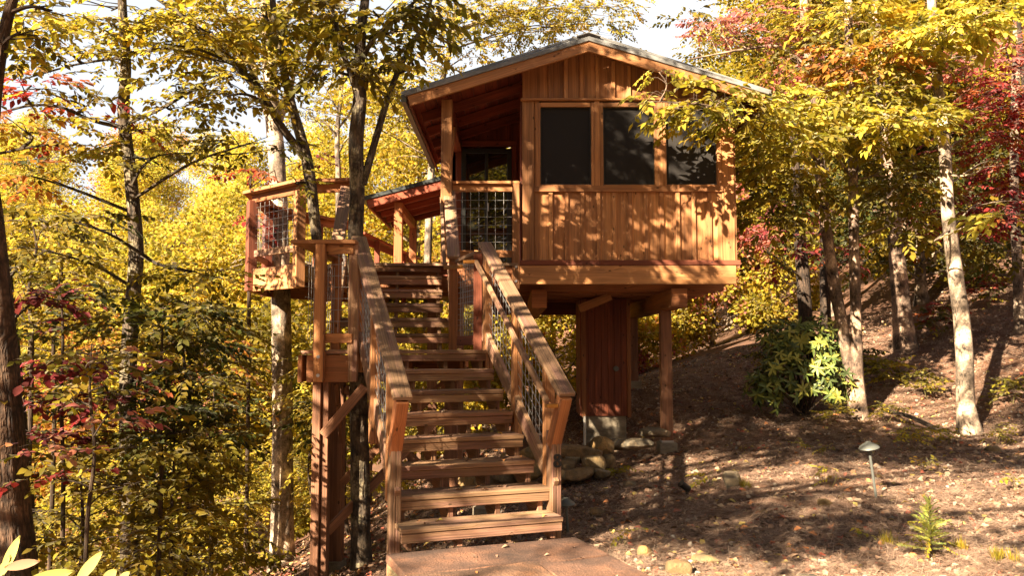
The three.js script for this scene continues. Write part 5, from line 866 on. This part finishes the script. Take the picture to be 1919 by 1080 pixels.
for (const [label, px, py, d, w, h, m] of [['rounded tan stone in the straw left of the right path light', 1546, 940, 7.2, 0.13, 0.10, 3], ['dark rough rock by the right edge of the path slab', 1272, 1056, 5.3, 0.17, 0.13, 1], ['ochre stone catching the sun beside the path slab', 1210, 1000, 6.0, 0.13, 0.11, 3], ['grey flat stone in the straw at the bottom middle of the bank', 1520, 1065, 5.2, 0.16, 0.06, 2], ['flat pale stone half sunk on the bank below the post footing', 1322, 1030, 5.7, 0.2, 0.07, 0], ['grey stump like rock among grass right of the black spotlight', 1372, 905, 8.2, 0.2, 0.22, 2], ['brown stone at the foot of the bank behind the small path light', 1120, 940, 7.6, 0.16, 0.1, 1], ['small grey stone below the stone wall', 1180, 905, 8.6, 0.13, 0.09, 2], ['tan stone uphill beside the pale trunk', 1860, 850, 9.6, 0.18, 0.1, 0]]) {
  const p = onGround(px, py, d), t = part('stone', rock(w, h, w * 0.8, 0.2), STONE[m], scene); t.position.set(p.x, p.y + h * 0.2, p.z); tag(t, label, 'stone');
}
// ---------------------------------------------------------------- path lights and spotlight
function pathLight(label, base, top, r) {
  const t = thing('path_light', label, 'garden light', [base.x, base.y, base.z], 0, 'path lights along the slope'), e = top.clone().sub(base);
  part('stem', rod(V(0, -0.1, 0), e, 0.0125, 12), M.lampmetal, t);
  const cap = new THREE.LatheGeometry([[0.001, 0.052], [0.02, 0.05], [0.024, 0.042], [r * 0.55, 0.03], [r * 0.9, 0.006], [r, -0.008], [r * 0.97, -0.010], [r * 0.5, 0.014], [0.012, 0.02]].map(([x, y]) => new THREE.Vector2(x, y)), 28);
  cap.applyQuaternion(new THREE.Quaternion().setFromUnitVectors(V(0, 1, 0), e.clone().normalize())); cap.translate(e.x, e.y, e.z); part('shade', cap, M.lampmetal, t);
  part('socket', rod(e.clone().multiplyScalar(0.86), e.clone().multiplyScalar(0.99), 0.022, 10), M.lampmetal, t);
}
{ const b = onGround(1644, 928, 7.5); pathLight('mushroom shaped grey path light leaning on the open slope at right', b, P(1628, 838, 7.45), 0.092); }
{ const b = onGround(1066, 990, 7.0); pathLight('grey mushroom path light beside the lowest stair tread', b, P(1061, 944, 7.0), 0.082); }
{ const b = onGround(1286, 935, 8.0), t = thing('ground_spotlight', 'small black spotlight on a stake in the dark bank', 'garden light', [b.x, b.y, b.z]); part('head', [rod(V(-0.05, 0.12, 0.02), V(0.03, 0.06, -0.02), 0.035, 12), rod(V(-0.055, 0.124, 0.022), V(-0.048, 0.118, 0.02), 0.04, 12)], M.blackiron, t); part('stake', rod(V(0.02, -0.1, 0), V(0, 0.08, 0), 0.012, 8), M.blackiron, t); }
// ---------------------------------------------------------------- rhododendrons with leaves one by one
const bigLeaf = (len, wid, curl = 0.15) => { // a leathery leaf along +x, ribbed and drooping
  const pos = [], idx = [], n = 6; for (let i = 0; i <= n; i++) { const t = i / n, w = wid / 2 * Math.pow(Math.sin(Math.PI * Math.min(0.985, 0.06 + 0.94 * t)), 0.75) * (i === n ? 0.05 : 1); const y = -curl * len * t * t; pos.push(len * t, y + wid * 0.13, -w, len * t, y, 0, len * t, y + wid * 0.13, w); }
  for (let i = 0; i < n; i++) for (const s of [0, 1]) { const a = i * 3 + s, b = a + 3; idx.push(a, a + 1, b, b, a + 1, b + 1); }
  const g = new THREE.BufferGeometry(); g.setAttribute('position', new THREE.Float32BufferAttribute(pos, 3)); g.setAttribute('color', new THREE.Float32BufferAttribute(pos.map(() => 1), 3)); g.setIndex(idx); g.computeVertexNormals(); return g; };
const rl = [[0.12, 0.17, 0.035], [0.16, 0.2, 0.04], [0.08, 0.12, 0.03], [0.34, 0.34, 0.06], [0.07, 0.1, 0.03]].map((c, i) => { const m = new THREE.MeshPhysicalMaterial({ color: new THREE.Color().setRGB(...c), roughness: 0.55, side: THREE.DoubleSide }); m.name = 'rhododendron leaf ' + i; return m; });
{
  const c = P(1502, 672, 12.2), gy = H(c.x, c.z), t = thing('rhododendron_bush', 'dense dark green rhododendron bush left of the twin trunks', 'bush', [c.x, gy, c.z]);
  const cy = c.y - gy, gs = [bigLeaf(0.13, 0.038), bigLeaf(0.115, 0.035, 0.3), bigLeaf(0.145, 0.042, 0.1)], rest = [], whorls = [];
  const lobes = [[0, 0, 0, 0.5], [-0.34, -0.28, 0.1, 0.42], [0.3, -0.3, 0.12, 0.42], [0.12, 0.36, -0.05, 0.38], [-0.3, 0.2, -0.1, 0.36], [0.42, 0.1, -0.1, 0.3], [-0.55, -0.45, 0.05, 0.3]];
  for (let i = 0; i < 430; i++) { const l = lobes[i % 7], d = V(R(-1, 1), R(-0.8, 1), R(-1, 1)).normalize(), k = l[3] * R(0.55, 1.18); const q = V(l[0] + d.x * k, cy + l[1] + d.y * k, l[2] + d.z * k * 0.9); if (q.y > 0.03) whorls.push({ p: q, d }); }
  whorls.sort((a, b) => b.p.z + b.p.y * 0.3 - a.p.z - a.p.y * 0.3);
  const bz = (w, f) => { let n = 0; const ax = w.d.clone().add(V(0, 0.5, 0.25)).normalize(), q = new THREE.Quaternion().setFromUnitVectors(V(0, 1, 0), ax), m = 7; const a0 = rnd() * 6; for (let k = 0; k < m; k++) { const e = new THREE.Quaternion().setFromEuler(new THREE.Euler(R(-0.2, 0.2), a0 + k / m * 6.28 + R(-0.3, 0.3), R(-0.5, 0.6), 'YXZ')); f(q.clone().multiply(e), n++); } };
  whorls.forEach((w, i) => { const m = i % 7 === 0 ? rl[3] : pick(rl); bz(w, (q) => { if (i < 42) { const L = part('leaf', gs[i % 3], rnd() < 0.15 ? rl[3] : m, t); L.position.copy(w.p); L.quaternion.copy(q); } else rest.push(new THREE.Matrix4().compose(w.p, q, V(1, 1, 1))); }); });
  const im = new THREE.InstancedMesh(gs[0], M.evergreen, rest.length), col = new THREE.Color(); rest.forEach((m, i) => { im.setMatrixAt(i, m); const k = pick([[0.1, 0.145, 0.03], [0.14, 0.18, 0.04], [0.07, 0.1, 0.025], [0.26, 0.28, 0.05]]); im.setColorAt(i, col.setRGB(...k)); }); im.name = numbered('foliage'); im.userData.kind = 'stuff'; t.add(im);
  const br = []; for (let i = 0; i < 26; i++) { const w = whorls[i * 14]; br.push(tube([{ p: V(R(-0.15, 0.15), -0.05, R(-0.1, 0.1)), r: 0.016 }, { p: w.p.clone().multiply(V(0.55, 0.55, 0.55)), r: 0.011 }, { p: w.p, r: 0.006 }], 5, 3, 0)); } part('branches', br, BARK.twig, t).userData.kind = 'stuff';
}
{
  const d = 2.5, b = P(30, 1140, d), t = thing('rhododendron', 'pale yellow green rhododendron leaves poking up at the bottom left corner', 'shrub', [b.x, b.y, b.z]);
  const mats = [[0.40, 0.38, 0.10], [0.36, 0.35, 0.08], [0.42, 0.26, 0.16]].map((c, i) => { const m = new THREE.MeshPhysicalMaterial({ color: new THREE.Color().setRGB(...c), roughness: 1, transmission: 0.3, thickness: 0, ior: 1.4, side: THREE.DoubleSide }); m.name = 'young rhododendron leaf ' + i; return m; });
  for (const [x0, y0, x1, y1, w, m, dz] of [[8, 1078, 24, 1008, 22, 0, 0], [6, 1076, 36, 1034, 15, 1, 0.05], [10, 1066, 62, 1058, 18, 2, 0.1], [0, 1082, 14, 1046, 18, 0, 0.1], [40, 1100, 130, 1074, 26, 1, 0.1], [146, 1092, 186, 1036, 22, 0, 0], [196, 1092, 226, 1064, 20, 0, 0.05], [120, 1100, 90, 1078, 22, 1, 0.05], [224, 1090, 244, 1072, 14, 0, 0.0], [-6, 1090, -30, 1050, 18, 0, 0]]) {
    const a = P(x0, y0, d - dz), e = P(x1, y1, d - dz).add(V(0, 0, R(-0.04, 0.05))), x = e.clone().sub(a), len = x.length(); x.normalize();
    const zz = x.clone().cross(V(R(-0.3, 0.3), 0.35, 1).normalize()).normalize(), yy = zz.clone().cross(x); const L = part('leaf', bigLeaf(len, w * d / F, 0.08), mats[m], t); L.applyMatrix4(new THREE.Matrix4().makeBasis(x, yy, zz).setPosition(a.sub(b)));
  }
  const tips = [[10, 1076], [150, 1094], [205, 1094]]; part('stem', tips.map(([x, y]) => tube([{ p: V(0, H(b.x, b.z) - b.y, 0), r: 0.01 }, { p: P(x, y + 30, d).sub(b), r: 0.006 }, { p: P(x, y, d).sub(b), r: 0.004 }], 6, 4, 0)), BARK.twig, t).userData.kind = 'stuff';
}
// ---------------------------------------------------------------- small plants on the bank
SPRAY.fir = [0, 1].map(() => { const b = { p: [], c: [], i: [] }; for (let k = 0; k < 34; k++) { const tt = k / 34, s = k % 2 ? 1 : -1; leafInto(b, V(0.2 * tt, 0, 0), V(0.5, 0.35, s).normalize(), V(0, 1, 0), 0.045, 0.012, 0.02, tone()); } return finish(b); });
SPRAY.blade = [0].map(() => { const b = { p: [], c: [], i: [] }; for (let k = 0; k < 22; k++) { const a = rnd() * 6.28; leafInto(b, V(R(-0.04, 0.04), 0, R(-0.04, 0.04)), V(Math.cos(a) * R(0.2, 0.7), 1, Math.sin(a) * R(0.2, 0.7)).normalize(), V(Math.cos(a), -0.3, Math.sin(a)).normalize(), R(0.1, 0.24), 0.007, 0, tone()); } return finish(b); });
reseed(950);
{
  const p = onGround(1745, 1072, 5.6), t = thing('fir_sapling', 'little bright green fir sapling at the lower right of the bank', 'sapling', [p.x, p.y, p.z]);
  part('trunk', tube([{ p: V(0, -0.05, 0), r: 0.009 }, { p: V(0.005, 0.2, 0), r: 0.006 }, { p: V(0, 0.42, 0), r: 0.002 }], 6, 4, 0), BARK.twig, t);
  const ms = [], cs = []; for (let k = 0; k < 70; k++) { const f = (k + R(0, 6)) / 76, s = R(0.5, 1.1) * (1 - f * 0.7); ee.set(R(-0.6, 0.6), k * 2.4 + R(-0.5, 0.5), R(-0.05, 0.5) + f * 0.6, 'YXZ'); ms.push(m4.compose(V(0, 0.05 + 0.36 * f, 0), qq.setFromEuler(ee), V(s, s, s)).clone()); cs.push(pick([[0.36, 0.38, 0.08], [0.44, 0.43, 0.09], [0.24, 0.29, 0.06]])); }
  foliage(t, [{ c: V(p.x, p.y + 0.13, p.z), rx: 0.1, ry: 0.09, rz: 0.08, n: 12, pal: 'lime*2+yellow', kind: 'small', s: 0.42 }, { c: V(p.x, p.y + 0.28, p.z), rx: 0.05, ry: 0.07, rz: 0.05, n: 7, pal: 'lime+yellow', kind: 'small', s: 0.34 }], p);
  const im = new THREE.InstancedMesh(SPRAY.fir[0], M.leafdull, ms.length), c = new THREE.Color(); ms.forEach((m, i) => { im.setMatrixAt(i, m); im.setColorAt(i, c.setRGB(...cs[i])); }); im.name = numbered('foliage'); im.userData.kind = 'stuff'; t.add(im);
}
M.stemgreen = std('green stem', [0.22, 0.2, 0.07], 0.8);
const seedling = (label, px, py, d, h, n, pal, kind, s = 0.7, cat = 'seedling') => {
  const p = onGround(px, py, d), t = thing('seedling', label, cat, [p.x, p.y, p.z]);
  const k = kind === 'blade' ? 1 : 0; if (!k) part('stem', [0, 1, 2].map(() => tube([{ p: V(0, -0.03, 0), r: 0.0025 }, { p: V(R(-0.3, 0.3) * h, h * 0.6, R(-0.3, 0.3) * h), r: 0.002 }, { p: V(R(-0.5, 0.5) * h, h, R(-0.5, 0.5) * h), r: 0.001 }], 5, 3, 0)), M.stemgreen, t).userData.kind = 'stuff';
  const ms = [], cs = [], list = tints2(pal); for (let i = 0; i < n; i++) { const a = rnd() * 6.28, f = Math.sqrt(rnd()); ee.set(k ? 0 : R(-0.4, 0.4), a, k ? R(-0.2, 0.2) : R(-0.2, 0.5), 'YXZ'); const sc = s * R(0.7, 1.15); ms.push(m4.compose(V(Math.cos(a) * h * 0.4 * f * (k ? 0.8 : 0.5), k ? 0 : h * R(0.3, 1), Math.sin(a) * h * 0.4 * f), qq.setFromEuler(ee), V(sc, sc, sc)).clone()); cs.push(pick(pick(list))); }
  const g = SPRAY[kind][0], im = new THREE.InstancedMesh(g, M.leaf, n), c = new THREE.Color(); ms.forEach((m, i) => { im.setMatrixAt(i, m); im.setColorAt(i, c.setRGB(...cs[i])); }); im.name = numbered('foliage'); im.userData.kind = 'stuff'; t.add(im);
};
seedling('seedling with a few round yellow leaves left of the fir sapling', 1610, 1010, 6.2, 0.1, 3, 'yellow*2+gold', 'round', 0.5);
seedling('green seedling glowing below the dry stone wall', 1160, 872, 9.3, 0.16, 4, 'lime*2', 'big', 0.55);
seedling('small second seedling below the stone wall, nearer the stairs', 1135, 866, 9.4, 0.12, 3, 'lime', 'big', 0.45);
seedling('grassy tuft beside the grey stump like rock', 1395, 905, 8.1, 0.2, 9, 'olive*2+lime', 'blade', 0.55);
seedling('leafy green seedling left of the stump like rock', 1330, 905, 8.3, 0.16, 5, 'lime+olive', 'mid', 0.6);
seedling('tiny yellow green seedling above the right path light', 1540, 845, 9.4, 0.14, 5, 'lime*2', 'mid', 0.5);
seedling('pale seedling left of the right path light', 1556, 905, 8.0, 0.2, 6, 'yellow+lime', 'mid', 0.5);
seedling('small bright green plant just left of the right path light top', 1500, 832, 10, 0.14, 5, 'lime*2', 'mid', 0.5);
seedling('bright yellow bushy plant left of the white trunk base', 1712, 832, 9.8, 0.3, 22, 'yellow*2+gold+lime', 'mid', 0.7, 'shrub');
seedling('yellow green plants at the foot of the white trunk', 1775, 815, 10.2, 0.24, 16, 'lime*2+yellow', 'mid', 0.7, 'shrub');
seedling('green plant right of the white trunk base', 1868, 790, 10.2, 0.26, 14, 'lime+olive', 'mid', 0.7, 'shrub');
seedling('leafy plant uphill between the twin trunks and the pale trunk', 1660, 655, 13.2, 0.5, 34, 'lime*2+yellow+olive', 'big', 0.8, 'shrub');
seedling('green plant in the shade below the broad brown trunk', 1735, 680, 12.5, 0.45, 26, 'lime+olive*2', 'big', 0.75, 'shrub');
seedling('low green plants at the foot of the right twin trunk', 1660, 770, 11.6, 0.3, 24, 'olive*2+lime', 'mid', 0.8, 'shrub');
seedling('yellow plant at the foot of the left twin trunk', 1560, 765, 11.7, 0.3, 20, 'yellow+lime+olive', 'mid', 0.8, 'shrub');
seedling('grass tuft at the lower right corner', 1880, 1060, 5.4, 0.2, 9, 'lime+gold', 'blade', 0.55);
seedling('grass tuft beside the fir sapling foot', 1800, 1060, 5.7, 0.12, 6, 'gold+lime', 'blade', 0.55);
seedling('dry grass tuft above the fir sapling', 1665, 1010, 6.0, 0.14, 6, 'olive+gold', 'blade', 0.55);
seedling('sparse seedling in the half shade at far right', 1900, 900, 7.6, 0.16, 5, 'lime+gold', 'round', 0.5);
seedling('green plant on the bank at the right edge', 1895, 690, 11.8, 0.4, 22, 'olive+lime', 'big', 0.75, 'shrub');
seedling('leafy seedling in the straw right of the path light', 1745, 880, 8.6, 0.14, 5, 'olive+lime', 'mid', 0.5);
seedling('orange leaved seedling on the bright patch below the white trunk', 1735, 858, 9, 0.08, 3, 'orange+gold', 'round', 0.45);
seedling('weedy plant beside the path slab edge', 1168, 985, 6.4, 0.14, 6, 'olive+lime', 'mid', 0.45);
seedling('low evergreen shrub uphill of the rhododendron bush', 1610, 660, 14, 0.6, 40, 'green*2+olive', 'big', 0.8, 'shrub');
seedling('olive shrub on the crest right of the right hand post', 1440, 655, 14.5, 0.6, 36, 'olive+green+lime', 'mid', 1, 'shrub');
seedling('shady shrub on the high bank at the right edge', 1850, 540, 15.5, 0.7, 40, 'green+olive+red', 'big', 0.9, 'shrub');
seedling('shady shrub on the high bank beside the broad trunk', 1760, 560, 15, 0.6, 36, 'green+olive+red', 'big', 0.9, 'shrub');
{ const p = onGround(1720, 740, 11.2), t = thing('fallen_branch', 'dark crooked fallen branch on the bank between the trunks', 'branch', [p.x, p.y, p.z]); part('wood', tube([{ p: V(-0.28, 0.24, -0.5), r: 0.02 }, { p: V(-0.1, 0.2, -0.2), r: 0.03 }, { p: V(0.06, 0.1, 0.05), r: 0.034 }, { p: V(0.24, -0.02, 0.3), r: 0.03 }], 9, 6, 0.1), BARK.dark, t); part('twig', tube([{ p: V(-0.1, 0.2, -0.2), r: 0.016 }, { p: V(-0.22, 0.24, -0.05), r: 0.009 }, { p: V(-0.35, 0.22, 0.1), r: 0.004 }], 6, 4, 0.05), BARK.dark, t); }
// ---------------------------------------------------------------- litter: dry leaves, straw, pebbles
reseed(990);
function scatter(name, label, cat, g, mat, n, place, cols, smin, smax, tilt, lift) {
  const im = new THREE.InstancedMesh(g, mat, n), c = new THREE.Color();
  for (let i = 0; i < n; i++) { const [x, z] = place(), s = R(smin, smax), e = 0.2, nx = (H(x - e, z) - H(x + e, z)) / (2 * e), nz = (H(x, z - e) - H(x, z + e)) / (2 * e); const q = new THREE.Quaternion().setFromUnitVectors(V(0, 1, 0), V(nx, 1, nz).normalize()); ee.set(R(-tilt, tilt), rnd() * 6.28, R(-tilt, tilt), 'YXZ'); q.multiply(qq.setFromEuler(ee)); im.setMatrixAt(i, m4.compose(V(x, H(x, z) + lift * s, z), q, V(s, s, s))); const k = pick(cols), b = R(0.7, 1.2); im.setColorAt(i, c.setRGB(k[0] * b, k[1] * b, k[2] * b)); }
  im.name = numbered(name); im.castShadow = im.receiveShadow = true; scene.add(im); tag(im, label, cat, null, 'stuff');
}
const inSlab = (x, z) => { const dx = x - S0[0], dz = z - S0[2], u = dx * Math.cos(TH) - dz * Math.sin(TH), w = dx * Math.sin(TH) + dz * Math.cos(TH); return Math.abs(u) < 0.78 && w > 0; };
const bank = () => { for (;;) { const d = 4.6 + 13 * Math.pow(rnd(), 1.35), x = R(-0.16, 0.72) * d, z = -d; if (!inSlab(x, z)) return [x, z]; } };
const left = () => { for (;;) { const d = 5 + 9 * rnd(), x = R(-0.6, 0) * d, z = -d; if (!inSlab(x, z)) return [x, z]; } };
const drab = [[0.28, 0.17, 0.11], [0.2, 0.115, 0.075], [0.36, 0.23, 0.145], [0.15, 0.09, 0.06], [0.42, 0.31, 0.21]];
{ const b = { p: [], c: [], i: [] }; leafInto(b, V(-0.5, 0.02, 0), V(1, 0.02, 0).normalize(), V(0, 1, 0), 1, 0.55, 0.16, [1, 1, 1]); const dl = finish(b);
  const m = new THREE.MeshStandardMaterial({ color: 0xffffff, vertexColors: true, roughness: 0.9, side: THREE.DoubleSide }); m.name = 'dry leaf';
  scatter('leaf_litter', 'dry brown fallen leaves scattered over the bank', 'fallen leaves', dl, m, 16000, bank, [...drab, ...drab, [0.5, 0.2, 0.07], [0.55, 0.42, 0.12], [0.36, 0.09, 0.05]], 0.03, 0.095, 0.6, 0.1);
  scatter('leaf_litter', 'fallen leaves covering the ground below the stairs and in the ravine', 'fallen leaves', dl, m, 6000, left, [...drab, [0.5, 0.22, 0.07], [0.55, 0.42, 0.12], [0.36, 0.09, 0.05]], 0.05, 0.1, 0.5, 0.1);
  const n = { p: [], c: [], i: [] }; for (let k = 0; k < 7; k++) { const a = R(-0.5, 0.5) + (k % 3) * 1.1, o = V(R(-0.08, 0.08), R(0, 0.012), R(-0.08, 0.08)), l = R(0.1, 0.2), dx = Math.cos(a) * l, dz = Math.sin(a) * l, w = 0.0016, i = n.p.length / 3, h = R(0.0, 0.02); n.p.push(o.x - w * Math.sin(a), o.y, o.z + w * Math.cos(a), o.x + w * Math.sin(a), o.y, o.z - w * Math.cos(a), o.x + dx, o.y + h, o.z + dz); n.c.push(...Array(9).fill(1)); n.i.push(i, i + 1, i + 2); }
  const g = finish(n); scatter('pine_straw', 'loose fallen pine needles over the bank', 'pine straw', g, m, 26000, bank, [[0.36, 0.24, 0.165], [0.44, 0.32, 0.23], [0.27, 0.17, 0.115], [0.18, 0.11, 0.08]], 0.8, 1.3, 0.12, 0.006);
  { // a few leaves lying on the treads, the landing and the slab
    const b2 = { p: [], c: [], i: [] }; leafInto(b2, V(-0.5, 0.02, 0), V(1, 0.02, 0).normalize(), V(0, 1, 0), 1, 0.6, 0.14, [1, 1, 1]); const g2 = finish(b2), N = 62, im = new THREE.InstancedMesh(g2, m, N), c = new THREE.Color();
    for (let i = 0; i < N; i++) { let p; if (i < 18) p = lw(R(-0.7, 0.65), 0.004, R(0.06, 2)); else { const k = Math.floor(R(0, 8)); p = lw(R(-0.56, 0.56), H1 + RISE * k + 0.004, -RUN * k - R(0.02, 0.24)); } const s = R(0.03, 0.075); ee.set(R(-0.2, 0.2), rnd() * 6.28, R(-0.2, 0.2), 'YXZ'); im.setMatrixAt(i, m4.compose(p.setY(p.y + 0.1 * s), qq.setFromEuler(ee), V(s, s, s))); const k = pick([...drab, [0.5, 0.22, 0.07], [0.55, 0.42, 0.08]]); im.setColorAt(i, c.setRGB(...k)); }
    im.name = numbered('leaf_litter'); im.castShadow = im.receiveShadow = true; scene.add(im); tag(im, 'stray fallen leaves lying on the stair treads and the path slab', 'fallen leaves', null, 'stuff'); }
}
scatter('gravel', 'small stones and clods strewn over the bank', 'pebbles', rock(1, 0.7, 0.8, 0.3, 1), new THREE.MeshStandardMaterial({ color: 0xffffff, roughness: 0.95, name: 'pebble' }), 1500, bank, [[0.3, 0.22, 0.16], [0.36, 0.32, 0.27], [0.22, 0.16, 0.11], [0.42, 0.35, 0.27]], 0.012, 0.05, 0.6, 0.15);
renderer.render(scene, camera);
